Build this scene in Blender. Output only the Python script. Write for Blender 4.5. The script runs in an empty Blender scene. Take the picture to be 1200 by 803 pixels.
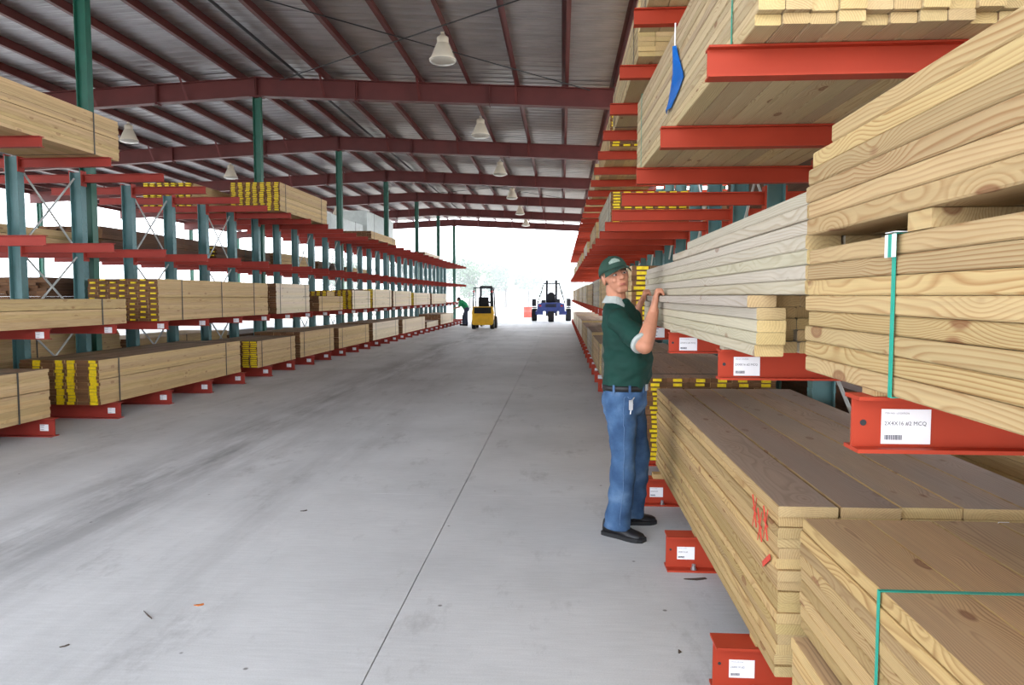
import bpy, bmesh, math, random
from mathutils import Vector, Matrix, noise
random.seed(7)
SC = bpy.context.scene
COL = SC.collection

# ------------------------------------------------------------------ camera
FPX = 860.0
cd = bpy.data.cameras.new('camera'); cam = bpy.data.objects.new('camera', cd); COL.objects.link(cam)
cd.sensor_fit = 'HORIZONTAL'; cd.sensor_width = 36.0; cd.lens = FPX * 36.0 / 1200.0
cd.clip_start = 0.05; cd.clip_end = 600
cam.location = (0, 0, 1.55)
cam.rotation_euler = (math.pi / 2 - 0.0632875, 0, 0.0672055)
SC.camera = cam

# ------------------------------------------------------------------ sky and exposure
W = bpy.data.worlds.new('hazy_sky'); SC.world = W; W.use_nodes = True
bg = W.node_tree.nodes['Background']
bg.inputs[0].default_value = (0.905, 0.963, 1.035, 1); bg.inputs[1].default_value = 3.6
SC.view_settings.view_transform = 'Standard'
try: SC.view_settings.look = 'None'
except Exception: pass
SC.view_settings.gamma = 1.0; SC.view_settings.use_curve_mapping = False
SC.view_settings.exposure = 0.72

# ------------------------------------------------------------------ helpers
def lin(c):
    return tuple(((v / 255.0) / 12.92 if v / 255.0 <= 0.04045 else ((v / 255.0 + 0.055) / 1.055) ** 2.4) for v in c) + (1.0,)

class MB:
    """collects faces; build() links them as one mesh object"""
    def __init__(s): s.v = []; s.f = []; s.m = []
    def quad(s, pts, m=0):
        n = len(s.v); s.v += [tuple(p) for p in pts]; s.f.append(tuple(range(n, n + len(pts)))); s.m.append(m)
    def box(s, x0, x1, y0, y1, z0, z1, m=0, mface=None):
        n = len(s.v)
        s.v += [(x0,y0,z0),(x1,y0,z0),(x1,y1,z0),(x0,y1,z0),(x0,y0,z1),(x1,y0,z1),(x1,y1,z1),(x0,y1,z1)]
        F = [('zn',(0,3,2,1)),('zp',(4,5,6,7)),('yn',(0,1,5,4)),('xp',(1,2,6,5)),('yp',(2,3,7,6)),('xn',(3,0,4,7))]
        for k, q in F:
            s.f.append(tuple(n + i for i in q)); s.m.append((mface or {}).get(k, m))
    def obox(s, c, ax, ay, az, m=0):
        c = Vector(c); ax = Vector(ax); ay = Vector(ay); az = Vector(az); n = len(s.v)
        for sz in (-1, 1):
            for sx, sy in ((-1,-1),(1,-1),(1,1),(-1,1)):
                s.v.append(tuple(c + ax * sx + ay * sy + az * sz))
        for q in ((0,3,2,1),(4,5,6,7),(0,1,5,4),(1,2,6,5),(2,3,7,6),(3,0,4,7)):
            s.f.append(tuple(n + i for i in q)); s.m.append(m)
    def bar(s, a, b, w, h, m=0, up=(0,0,1)):
        a = Vector(a); b = Vector(b); d = b - a; L = d.length; d = d / L; u = Vector(up)
        if abs(d.dot(u)) > .98: u = Vector((1,0,0))
        r = d.cross(u).normalized(); u = r.cross(d)
        s.obox((a + b) / 2, r * w / 2, d * L / 2, u * h / 2, m)
    def tube(s, pts, r, n=8, m=0, caps=True):
        pts = [Vector(p) for p in pts]; rr = r if isinstance(r, (list, tuple)) else [r] * len(pts)
        base = len(s.v); ref = None
        for i, p in enumerate(pts):
            d = (pts[min(i + 1, len(pts) - 1)] - pts[max(i - 1, 0)]).normalized()
            if ref is None:
                ref = Vector((0,0,1)) if abs(d.z) < .9 else Vector((1,0,0))
            u = d.cross(ref).normalized(); w = d.cross(u).normalized()
            for k in range(n):
                a = 2 * math.pi * k / n
                s.v.append(tuple(p + (u * math.cos(a) + w * math.sin(a)) * rr[i]))
        for i in range(len(pts) - 1):
            for k in range(n):
                a = base + i * n + k; b = base + i * n + (k + 1) % n
                s.f.append((a, a + n, b + n, b)); s.m.append(m)
        if caps:
            s.f.append(tuple(base + k for k in range(n))); s.m.append(m)
            e = base + (len(pts) - 1) * n
            s.f.append(tuple(e + k for k in reversed(range(n)))); s.m.append(m)
    def loft(s, rings, m=0, caps=True):
        base = len(s.v); n = len(rings[0])
        for r in rings: s.v += [tuple(p) for p in r]
        for i in range(len(rings) - 1):
            for k in range(n):
                a = base + i * n + k; b = base + i * n + (k + 1) % n
                s.f.append((a, b, b + n, a + n)); s.m.append(m)
        if caps:
            s.f.append(tuple(base + k for k in reversed(range(n)))); s.m.append(m)
            e = base + (len(rings) - 1) * n
            s.f.append(tuple(e + k for k in range(n))); s.m.append(m)
    def lathe(s, prof, c=(0,0,0), n=24, m=0, axis='z'):
        rings = []
        for r, h in prof:
            ring = []
            for k in range(n):
                a = 2 * math.pi * k / n; x, y = r * math.cos(a), r * math.sin(a)
                p = (x, y, h) if axis == 'z' else ((h, x, y) if axis == 'x' else (y, h, x))
                ring.append((p[0] + c[0], p[1] + c[1], p[2] + c[2]))
            rings.append(ring)
        s.loft(rings, m, caps=(prof[0][0] > 1e-5 or prof[-1][0] > 1e-5))
    def prism(s, poly, ax, lo, hi, m=0):
        """poly: 2-D outline in the two axes other than ax"""
        def P(p, t): return {'x': (t, p[0], p[1]), 'y': (p[0], t, p[1]), 'z': (p[0], p[1], t)}[ax]
        s.loft([[P(p, lo) for p in poly], [P(p, hi) for p in poly]], m)
    def cap(s, p0, p1, r0, r1, n=14, h=4, m=0):
        """capsule with tapering radius"""
        p0 = Vector(p0); p1 = Vector(p1); d = p1 - p0; L = d.length
        d = d / L if L > 1e-6 else Vector((0,0,1))
        ref = Vector((0,0,1)) if abs(d.z) < .9 else Vector((1,0,0))
        u = d.cross(ref).normalized(); w = d.cross(u).normalized(); rings = []
        def ring(c, r): return [c + (u * math.cos(2*math.pi*k/n) + w * math.sin(2*math.pi*k/n)) * max(r, 1e-4) for k in range(n)]
        for i in range(h + 1):
            t = -math.pi/2 + (math.pi/2) * i / h
            rings.append(ring(p0 + d * r0 * math.sin(t), r0 * math.cos(t)))
        for i in range(h + 1):
            t = (math.pi/2) * i / h
            rings.append(ring(p1 + d * r1 * math.sin(t), r1 * math.cos(t)))
        s.loft(rings, m)
    def ell(s, c, rx, ry, rz, rot=None, n=20, h=12, m=0):
        c = Vector(c); R = rot or Matrix.Identity(3); rings = []
        for i in range(h + 1):
            t = -math.pi/2 + math.pi * i / h; k = max(math.cos(t), 1e-3)
            rings.append([c + R @ Vector((rx*k*math.cos(2*math.pi*j/n), ry*k*math.sin(2*math.pi*j/n), rz*math.sin(t))) for j in range(n)])
        s.loft(rings, m)
    def mesh(s, name, mats, smooth=False):
        me = bpy.data.meshes.new(name); me.from_pydata(s.v, [], s.f)
        for m in (mats if isinstance(mats, (list, tuple)) else [mats]): me.materials.append(m)
        me.polygons.foreach_set('material_index', s.m)
        bm = bmesh.new(); bm.from_mesh(me); bmesh.ops.recalc_face_normals(bm, faces=bm.faces); bm.to_mesh(me); bm.free()
        if smooth: me.polygons.foreach_set('use_smooth', [True] * len(me.polygons))
        me.update(); return me
    def build(s, name, mats, parent=None, smooth=False, loc=(0,0,0)):
        return link(name, s.mesh(name, mats, smooth), parent, loc)

def link(name, me, parent=None, loc=(0,0,0), rot=(0,0,0)):
    o = bpy.data.objects.new(name, me); COL.objects.link(o); o.location = loc; o.rotation_euler = rot
    if parent is not None: o.parent = parent
    return o
def empty(name, loc=(0,0,0), rz=0.0):
    o = bpy.data.objects.new(name, None); COL.objects.link(o); o.location = loc; o.rotation_euler = (0,0,rz); o.empty_display_size = .1
    return o
def tag(o, label=None, cat=None, group=None, kind=None):
    if label: o['label'] = label
    if cat: o['category'] = cat
    if group: o['group'] = group
    if kind: o['kind'] = kind
    return o
def ibeam(mb, L0, L1, h, w, tf, tw, z0=0, axis='x', m=0, c=0.0):
    """I section running along axis, centred across at c, bottom at z0"""
    def B(a0, a1, b0, b1, z0_, z1_):
        if axis == 'x': mb.box(a0, a1, b0 + c, b1 + c, z0_, z1_, m)
        else: mb.box(b0 + c, b1 + c, a0, a1, z0_, z1_, m)
    B(L0, L1, -w/2, w/2, z0, z0 + tf); B(L0, L1, -w/2, w/2, z0 + h - tf, z0 + h); B(L0, L1, -tw/2, tw/2, z0 + tf, z0 + h - tf)

# ------------------------------------------------------------------ materials
def new_mat(name):
    m = bpy.data.materials.new(name); m.use_nodes = True; nt = m.node_tree
    return m, nt, nt.nodes['Principled BSDF']
def N(nt, t, **kw):
    n = nt.nodes.new(t)
    for k, v in kw.items():
        if hasattr(n, k): setattr(n, k, v)
    return n
def math_(nt, op, a, b=None, c=None, clamp=False):
    n = nt.nodes.new('ShaderNodeMath'); n.operation = op; n.use_clamp = clamp
    for i, v in enumerate((a, b, c)):
        if v is None: continue
        if isinstance(v, (int, float)): n.inputs[i].default_value = v
        else: nt.links.new(v, n.inputs[i])
    return n.outputs[0]
def mix_(nt, fac, a, b, mode='MIX'):
    n = nt.nodes.new('ShaderNodeMix'); n.data_type = 'RGBA'; n.blend_type = mode
    if isinstance(fac, (int, float)): n.inputs[0].default_value = fac
    else: nt.links.new(fac, n.inputs[0])
    for i, v in ((6, a), (7, b)):
        if isinstance(v, tuple): n.inputs[i].default_value = v
        else: nt.links.new(v, n.inputs[i])
    return n.outputs[2]
def ramp_(nt, fac, stops):
    n = nt.nodes.new('ShaderNodeValToRGB'); e = n.color_ramp.elements
    while len(e) < len(stops): e.new(.5)
    for i, (p, c) in enumerate(stops): e[i].position = p; e[i].color = c
    nt.links.new(fac, n.inputs[0]); return n
def g(v): return (v, v, v, 1)
def simple(name, rgb, rough=.6, metal=0, var=.08, scale=6.0, spec=.35, bump=0.0):
    m, nt, p = new_mat(name); tc = N(nt, 'ShaderNodeTexCoord'); no = N(nt, 'ShaderNodeTexNoise')
    nt.links.new(tc.outputs['Object'], no.inputs['Vector']); no.inputs['Scale'].default_value = scale; no.inputs['Detail'].default_value = 4
    c = lin(rgb); a = tuple(x * (1 - var * 2) for x in c[:3]) + (1,); b = tuple(min(1, x * (1 + var)) for x in c[:3]) + (1,)
    r = ramp_(nt, no.outputs[0], [(.3, a), (.7, b)])
    nt.links.new(r.outputs[0], p.inputs['Base Color'])
    p.inputs['Roughness'].default_value = rough; p.inputs['Metallic'].default_value = metal; p.inputs['Specular IOR Level'].default_value = spec
    if bump:
        bn = N(nt, 'ShaderNodeBump'); bn.inputs['Strength'].default_value = bump; bn.inputs['Distance'].default_value = .004
        nt.links.new(no.outputs[0], bn.inputs['Height']); nt.links.new(bn.outputs[0], p.inputs['Normal'])
    return m

def wood(name, light, dark, contrast=1.0, ring=.0075, knots=1.0, var=.16, wear=None, wear_amt=0.0):
    """sawn pine: growth rings around a pith running along Y, wandering grain, knots; every board differs"""
    m, nt, p = new_mat(name); L = nt.links
    tc = N(nt, 'ShaderNodeTexCoord'); oi = N(nt, 'ShaderNodeObjectInfo'); ge = N(nt, 'ShaderNodeNewGeometry')
    rnd = math_(nt, 'FRACT', math_(nt, 'ADD', math_(nt, 'MULTIPLY', oi.outputs['Random'], 7.31), ge.outputs['Random Per Island']))
    wn = N(nt, 'ShaderNodeTexWhiteNoise'); wn.noise_dimensions = '1D'; L.new(rnd, wn.inputs['W'])
    sep = N(nt, 'ShaderNodeSeparateColor'); L.new(wn.outputs['Color'], sep.inputs[0])
    pos = N(nt, 'ShaderNodeSeparateXYZ'); L.new(tc.outputs['Object'], pos.inputs[0])
    off = N(nt, 'ShaderNodeVectorMath'); off.operation = 'SCALE'; L.new(wn.outputs['Color'], off.inputs[0]); off.inputs['Scale'].default_value = 60
    add = N(nt, 'ShaderNodeVectorMath'); L.new(tc.outputs['Object'], add.inputs[0]); L.new(off.outputs[0], add.inputs[1])
    st = N(nt, 'ShaderNodeVectorMath'); st.operation = 'MULTIPLY'; L.new(add.outputs[0], st.inputs[0]); st.inputs[1].default_value = (3.0, .42, 3.0)
    n1 = N(nt, 'ShaderNodeTexNoise'); n1.inputs['Scale'].default_value = 1.6; n1.inputs['Detail'].default_value = 2; L.new(st.outputs[0], n1.inputs['Vector'])
    kv = N(nt, 'ShaderNodeVectorMath'); kv.operation = 'MULTIPLY'; L.new(add.outputs[0], kv.inputs[0]); kv.inputs[1].default_value = (7.5, 3.4, 7.5)
    vo = N(nt, 'ShaderNodeTexVoronoi'); vo.inputs['Scale'].default_value = 1.0; L.new(kv.outputs[0], vo.inputs['Vector'])
    kd = vo.outputs['Distance']
    px = math_(nt, 'ADD', pos.outputs[0], math_(nt, 'MULTIPLY_ADD', sep.outputs[0], .30, -.15))
    pz = math_(nt, 'ADD', pos.outputs[2], math_(nt, 'MULTIPLY_ADD', sep.outputs[1], .20, -.06))
    r = math_(nt, 'SQRT', math_(nt, 'ADD', math_(nt, 'MULTIPLY', px, px), math_(nt, 'MULTIPLY', pz, pz)))
    r = math_(nt, 'ADD', r, math_(nt, 'MULTIPLY', n1.outputs[0], .085))
    bul = math_(nt, 'POWER', math_(nt, 'SUBTRACT', 1.0, math_(nt, 'MULTIPLY', kd, 1.7), clamp=True), 2.0)
    r = math_(nt, 'ADD', r, math_(nt, 'MULTIPLY', bul, .045 * knots))
    fr = math_(nt, 'FRACT', math_(nt, 'DIVIDE', r, ring))
    lt, dk = lin(light), lin(dark)
    md = tuple(a * .55 + b * .45 for a, b in zip(lt, dk))
    rp = ramp_(nt, fr, [(0.0, lt), (.45, tuple(a * .85 + b * .15 for a, b in zip(lt, dk))), (.82, dk), (.93, md), (1.0, lt)])
    n4 = N(nt, 'ShaderNodeTexNoise'); n4.inputs['Scale'].default_value = 3.2; n4.inputs['Detail'].default_value = 2; L.new(st.outputs[0], n4.inputs['Vector'])
    r4 = ramp_(nt, n4.outputs[0], [(.32, g(contrast * .3)), (.62, g(contrast))])
    cr = mix_(nt, r4.outputs[0], lt, rp.outputs[0])
    # fine fibre streaks
    fs = N(nt, 'ShaderNodeVectorMath'); fs.operation = 'MULTIPLY'; L.new(add.outputs[0], fs.inputs[0]); fs.inputs[1].default_value = (160, 5, 160)
    n2 = N(nt, 'ShaderNodeTexNoise'); n2.inputs['Scale'].default_value = 1.0; n2.inputs['Detail'].default_value = 3; L.new(fs.outputs[0], n2.inputs['Vector'])
    f2 = math_(nt, 'MULTIPLY_ADD', n2.outputs[0], .34, .83)
    cm = N(nt, 'ShaderNodeCombineColor')
    for i in range(3): L.new(f2, cm.inputs[i])
    cr = mix_(nt, 1.0, cr, cm.outputs[0], 'MULTIPLY')
    # board to board tone
    tone = math_(nt, 'MULTIPLY_ADD', sep.outputs[2], var * 2, 1 - var * 1.3)
    tcx = N(nt, 'ShaderNodeCombineColor')
    L.new(tone, tcx.inputs[0]); L.new(math_(nt, 'MULTIPLY', tone, math_(nt, 'MULTIPLY_ADD', sep.outputs[0], .05, .965)), tcx.inputs[1]); L.new(math_(nt, 'MULTIPLY', tone, math_(nt, 'MULTIPLY_ADD', sep.outputs[1], .14, .91)), tcx.inputs[2])
    cr = mix_(nt, 1.0, cr, tcx.outputs[0], 'MULTIPLY')
    # knots
    kf = ramp_(nt, kd, [(.0, g(1)), (.06, g(.75)), (.115, g(1)), (.155, g(0)), (1, g(0))])
    cr = mix_(nt, math_(nt, 'MULTIPLY', kf.outputs[0], .75 * knots), cr, lin((118, 70, 44)))
    if wear:
        n3 = N(nt, 'ShaderNodeTexNoise'); n3.inputs['Scale'].default_value = 1.3; n3.inputs['Detail'].default_value = 5; L.new(st.outputs[0], n3.inputs['Vector'])
        w = ramp_(nt, n3.outputs[0], [(.35, g(0)), (.65, g(wear_amt))])
        cr = mix_(nt, w.outputs[0], cr, lin(wear))
    L.new(cr, p.inputs['Base Color']); p.inputs['Roughness'].default_value = .72; p.inputs['Specular IOR Level'].default_value = .25
    bn = N(nt, 'ShaderNodeBump'); bn.inputs['Strength'].default_value = .25; bn.inputs['Distance'].default_value = .002
    L.new(n2.outputs[0], bn.inputs['Height']); L.new(bn.outputs[0], p.inputs['Normal'])
    return m

M = {}
M['gold'] = wood('treated_pine', (188, 163, 119), (152, 112, 70), .9, ring=.006)
M['gold_top'] = wood('treated_pine_weathered', (202, 168, 126), (150, 112, 78), .9, wear=(160, 140, 118), wear_amt=.4)
M['deck'] = wood('treated_deck_pine', (190, 161, 112), (142, 105, 64), .85, var=.24, ring=.006)
M['deck_top'] = wood('deck_weathered', (178, 152, 128), (136, 112, 92), .7, wear=(156, 142, 130), wear_amt=.55)
M['pale'] = wood('pale_pine', (188, 179, 160), (160, 145, 121), .7, knots=.8, var=.1)
M['under'] = wood('white_pine', (196, 176, 140), (160, 128, 92), .75, var=.16)
M['left'] = wood('stacked_pine', (198, 170, 126), (170, 138, 92), .5, ring=.02, knots=.6, var=.12)
M['white'] = wood('bleached_pine', (224, 208, 182), (200, 178, 146), .4, ring=.02, knots=.5, var=.08)
M['browntop'] = wood('dusty_pine', (150, 128, 104), (118, 96, 76), .5, ring=.02)
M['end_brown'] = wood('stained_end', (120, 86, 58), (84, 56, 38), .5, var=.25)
M['endgrain'] = wood('pine_end', (198, 173, 125), (162, 128, 84), .7, ring=.008, knots=0, var=.1)
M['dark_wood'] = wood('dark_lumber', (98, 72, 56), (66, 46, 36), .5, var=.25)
M['yellow'] = simple('yellow_tag', (238, 206, 30), .5, var=.1, scale=30)
M['red'] = simple('red_steel', (174, 62, 40), .55, var=.06, scale=3, spec=.22)
M['red_shade'] = simple('red_steel_shaded', (160, 58, 48), .55, var=.08, scale=3, spec=.25)  # left rack red, its shaded look mixed into the colour
M['teal'] = simple('teal_steel', (84, 124, 126), .45, var=.08, scale=4, spec=.5)
M['green'] = simple('green_column', (34, 96, 78), .45, var=.08, scale=3, spec=.5)
M['maroon'] = simple('maroon_steel', (98, 44, 42), .5, var=.1, scale=2, spec=.4)
M['sheet'] = simple('galvanised_sheet', (178, 173, 172), .34, metal=.55, var=.06, scale=2.0)
M['galv'] = simple('galvanised_rod', (196, 200, 198), .45, metal=.2)
M['card'] = simple('white_card', (240, 240, 244), .5, var=.01)
M['ink'] = simple('card_ink', (70, 70, 84), .7, var=.02)
M['strap'] = simple('teal_strap', (36, 158, 136), .4, var=.08)
M['dstrap'] = simple('dark_strap', (72, 70, 66), .5, var=.1)
M['lamp'] = simple('cream_enamel', (226, 216, 198), .35, var=.04)
M['lens'] = simple('lamp_glass', (176, 170, 160), .2, var=.05)
M['black'] = simple('black_rubber', (30, 30, 32), .6, var=.1)
M['dsteel'] = simple('dark_steel', (46, 48, 52), .5, var=.1)
M['bolt'] = simple('zinc_bolt', (176, 176, 178), .35, metal=.8)
M['blue_tag'] = simple('blue_plastic', (22, 104, 190), .4, var=.08)
M['sprayred'] = simple('red_spray_paint', (206, 74, 58), .7, var=.12, scale=60)
M['pipe'] = simple('grey_pipe', (96, 122, 130), .4, var=.1)
M['wrap'] = simple('white_wrap', (206, 212, 208), .45, var=.06)

def concrete():
    m, nt, p = new_mat('broom_concrete'); L = nt.links
    ge = N(nt, 'ShaderNodeNewGeometry'); P = ge.outputs['Position']; oi = N(nt, 'ShaderNodeObjectInfo')
    def noise_(sc, vec=(1,1,1), det=5, rough=.6):
        v = N(nt, 'ShaderNodeVectorMath'); v.operation = 'MULTIPLY'; L.new(P, v.inputs[0]); v.inputs[1].default_value = vec
        n = N(nt, 'ShaderNodeTexNoise'); n.inputs['Scale'].default_value = sc; n.inputs['Detail'].default_value = det; n.inputs['Roughness'].default_value = rough
        L.new(v.outputs[0], n.inputs['Vector']); return n.outputs[0]
    a = noise_(.55); r = ramp_(nt, a, [(.3, lin((192, 193, 195))), (.7, lin((218, 219, 221)))])
    c = r.outputs[0]
    b = noise_(9, (.6, 6, 1), 4); rb = ramp_(nt, b, [(.3, g(.93)), (.7, g(1.04))]); c = mix_(nt, 1, c, rb.outputs[0], 'MULTIPLY')
    fsp = noise_(140, det=2); rs = ramp_(nt, fsp, [(.3, g(.93)), (.7, g(1.04))]); c = mix_(nt, 1, c, rs.outputs[0], 'MULTIPLY')
    # tyre wear along the left lane
    sx = N(nt, 'ShaderNodeSeparateXYZ'); L.new(P, sx.inputs[0])
    wob = noise_(.16, (0.4, 1, 1), 2)
    xx = math_(nt, 'ADD', sx.outputs[0], math_(nt, 'MULTIPLY_ADD', wob, 2.2, -1.1))
    def band(x0, w):
        d = math_(nt, 'DIVIDE', math_(nt, 'ABSOLUTE', math_(nt, 'SUBTRACT', xx, x0)), w)
        return math_(nt, 'SUBTRACT', 1.0, d, clamp=True)
    t = noise_(1.0, (2.2, .28, 1), 7, .7); tr = ramp_(nt, t, [(.40, g(0)), (.62, g(1))])
    k = math_(nt, 'ADD', math_(nt, 'MULTIPLY', band(-3.5, .8), .9), math_(nt, 'MULTIPLY', band(-2.3, .7), .35))
    k = math_(nt, 'ADD', k, math_(nt, 'MULTIPLY', band(-4.9, .9), .35))
    k = math_(nt, 'MULTIPLY', k, tr.outputs[0], clamp=True)
    c = mix_(nt, math_(nt, 'MULTIPLY', k, .72), c, lin((92, 91, 92)))
    # small scuffs
    s2 = noise_(2.4, (1, .45, 1), 6, .75); r2 = ramp_(nt, s2, [(.56, g(0)), (.74, g(.42))]); c = mix_(nt, r2.outputs[0], c, lin((110, 108, 108)))
    vo = N(nt, 'ShaderNodeTexVoronoi'); vo.inputs['Scale'].default_value = 2.6; L.new(P, vo.inputs['Vector'])
    rv = ramp_(nt, vo.outputs['Distance'], [(.02, g(.75)), (.035, g(0))]); c = mix_(nt, rv.outputs[0], c, lin((70, 66, 62)))
    L.new(c, p.inputs['Base Color']); p.inputs['Roughness'].default_value = .62; p.inputs['Specular IOR Level'].default_value = .35
    bn = N(nt, 'ShaderNodeBump'); bn.inputs['Strength'].default_value = .12; bn.inputs['Distance'].default_value = .002
    L.new(b, bn.inputs['Height']); L.new(bn.outputs[0], p.inputs['Normal'])
    return m
M['concrete'] = concrete()
M['joint'] = simple('joint_filler', (70, 68, 66), .9)
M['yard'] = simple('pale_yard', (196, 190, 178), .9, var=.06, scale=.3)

# ------------------------------------------------------------------ the building
XR = -6.87                     # ridge, column line
FR = [-1.85 + 6.1 * i for i in range(9)]   # frames along the aisle
Y_END = 47.3; Y_NEAR = -2.4
XE, XW = 3.6, -21.5  # left eave pushed out, unseen, to cut light coming from the left
def roof_z(x): return 6.45 - .05 * abs(x - XR)   # top of the rafters

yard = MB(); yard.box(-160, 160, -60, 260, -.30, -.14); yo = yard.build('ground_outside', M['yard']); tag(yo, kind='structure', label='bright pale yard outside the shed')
fl = MB(); fl.box(XW - .5, XE + .5, Y_NEAR - 6, Y_END + .4, -.138, -.012); floor = fl.build('floor', M['joint']); tag(floor, kind='structure')
xj = [XW - .5, -18.5, -13.2, -6.95, -.79, 4.1]
yj = [Y_NEAR - 6, -2.2, 1.75, 5.6, 9.6] + [9.6 + 3.95 * i for i in range(1, 10)] + [Y_END + .4]
for i in range(len(xj) - 1):
    for j in range(len(yj) - 1):
        b = MB(); b.box(xj[i] + .003, xj[i+1] - .003, yj[j] + .0012, yj[j+1] - .0012, -.012, 0)
        b.build('slab', M['concrete'], floor)

ceil = empty('ceiling', (0, 0, 0)); tag(ceil, kind='structure')
# roof sheets: ribbed panels 0.915 m wide running down each slope
def sheet_mesh(xa, xb):
    mb = MB(); prof = []
    for k in range(3):
        y = k * .305
        prof += [(y, 0), (y + .03, .035), (y + .07, .035), (y + .10, 0), (y + .16, 0), (y + .17, .008), (y + .19, .008), (y + .20, 0), (y + .25, 0), (y + .26, .008), (y + .28, .008), (y + .29, 0)]
    prof.append((.915, 0))
    for (y0, z0), (y1, z1) in zip(prof[:-1], prof[1:]):
        za, zb = roof_z(xa) + .2, roof_z(xb) + .2
        mb.quad([(xa, y0, za + z0), (xb, y0, zb + z0), (xb, y1, zb + z1), (xa, y1, za + z1)])
        mb.quad([(xa, y0, za + z0 + .004), (xa, y1, za + z1 + .004), (xb, y1, zb + z1 + .004), (xb, y0, zb + z0 + .004)])
    me = mb.mesh('roof_sheet', M['sheet']); return me
shE, shW = sheet_mesh(XR, XE), sheet_mesh(XW, XR)
y = Y_NEAR
while y < Y_END:
    link('roof_sheet', shE, ceil, (0, y, 0)); link('roof_sheet', shW, ceil, (0, y, 0)); y += .915
rc = MB(); rc.prism([(XR - .3, roof_z(XR-.3) + .245), (XR + .3, roof_z(XR+.3) + .245), (XR + .3, roof_z(XR+.3) + .25), (XR, 6.71), (XR - .3, roof_z(XR-.3) + .25)], 'y', Y_NEAR, Y_END); rc.build('ridge_cap', M['sheet'], ceil)
# purlins (Z sections) on the rafters
PX = [1.13 - 1.07 * k for k in range(7)] + [-6.45] + [2.2, 3.3]
PX += [2 * XR - x for x in PX] + [-18.1, -19.15, -20.2, -21.0]
pm = MB(); pm.box(-.004, .004, Y_NEAR, Y_END, 0, .197); pm.box(-.004, .075, Y_NEAR, Y_END, 0, .006); pm.box(-.075, .004, Y_NEAR, Y_END, .191, .197)
pme = pm.mesh('purlin', M['maroon'])
for x in PX: link('purlin', pme, ceil, (x, 0, roof_z(x)))
es = MB(); es.box(-.04, .04, Y_NEAR, Y_END, -.05, .197)
for x in (XE - .05, XW + .05): es.build('eave_strut', M['maroon'], ceil, loc=(x, 0, roof_z(x)))
# rafters: tapered I beams with splice plates
def rafter_mesh():
    mb = MB()
    def slab(xa, xb, o0, o1, w):   # offsets below the rafter top
        za, zb = roof_z(xa), roof_z(xb); n = len(mb.v)
        for yy in (-w/2, w/2):
            mb.v += [(xa, yy, za - o0), (xb, yy, zb - o0), (xb, yy, zb - o1), (xa, yy, za - o1)]
        for q in ((0,1,2,3),(7,6,5,4),(0,4,5,1),(1,5,6,2),(2,6,7,3),(3,7,4,0)): mb.f.append(tuple(n+i for i in q)); mb.m.append(0)
    for xa, xb in ((XW, XR), (XR, XE)):
        slab(xa, xb, 0, .014, .2); slab(xa, xb, .40, .416, .2); slab(xa, xb, .014, .40, .014)
    for x in (XR - .015, XR + .015, -4.6, -4.57, XR - 2.3, XR - 2.33, 1.35, XR*2-1.35, -1.6, 2*XR+1.6):
        slab(x - .008, x + .008, -.0, .45, .21)
    return mb.mesh('rafter', M['maroon'])
rme = rafter_mesh(); fb = MB(); fb.bar((-.02, .02, .0), (-.02, .50, -.0), .012, .012)
for yf in FR:
    ra = link('rafter', rme, ceil, (0, yf, 0))
    for x in PX[::2]:
        b = MB()
        for s in (-1, 1): b.bar((x, .09 * s, roof_z(x) - .40), (x, .42 * s, roof_z(x) + .02), .05, .006)
        b.build('flange_brace', M['maroon'], ra)
# rod bracing in two bays
for ya, yb in ((10.35, 16.45), (28.65, 34.75), (-1.85, 4.25)):
    for (xa, xb) in ((-6.3, .6), (.6, -6.3)):
        b = MB(); b.tube([(xa, ya + .1, roof_z(xa) - .06), (xb, yb - .1, roof_z(xb) - .06)], .011, 6); b.build('brace_rod', M['dsteel'], ceil)
# conduit beside the ridge
b = MB(); b.tube([(-5.9, Y_NEAR, roof_z(-5.9) - .05 + .15), (-5.9, Y_END, roof_z(-5.9) + .10)], .03, 8); b.build('conduit', M['dsteel'], ceil)

ORD = ['nearest', 'second', 'third', 'fourth', 'fifth', 'sixth', 'seventh', 'eighth', 'ninth', 'tenth', 'eleventh', 'twelfth']
def column(x, y, label, group):
    t = empty('roof_column', (x, y, 0)); tag(t, label, 'column', group)
    h = roof_z(x) - .418
    b = MB(); b.box(-.085, -.074, -.065, .065, .02, h - .02); b.box(.074, .085, -.065, .065, .02, h - .02); b.box(-.074, .074, -.006, .006, .02, h - .02); b.build('shaft', M['green'], t)
    b = MB(); b.box(-.12, .12, -.10, .10, 0, .02)
    for sx in (-.10, .10):
        for sy in (-.08, .08): b.lathe([(.012, .02), (.012, .05)], (sx, sy, 0), 6)
    b.build('base_plate', M['green'], t)
    b = MB(); b.box(-.14, .14, -.105, .105, h - .02, h); b.build('cap_plate', M['maroon'], t)
for i, yf in enumerate(FR[1:]):
    column(XR, yf, ('green steel roof column under the ridge in the left rack, %s from the camera' % ORD[i]), 'ridge columns')
for i, yf in enumerate(FR[1:]):
    column(XW + .4, yf, ('green steel roof column at the far left eave, %s from the camera' % ORD[i]), 'left eave columns')
    column(XE - .13, yf, ('green steel roof column at the eave behind the right rack, %s from the camera' % ORD[i]), 'right eave columns')

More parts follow.
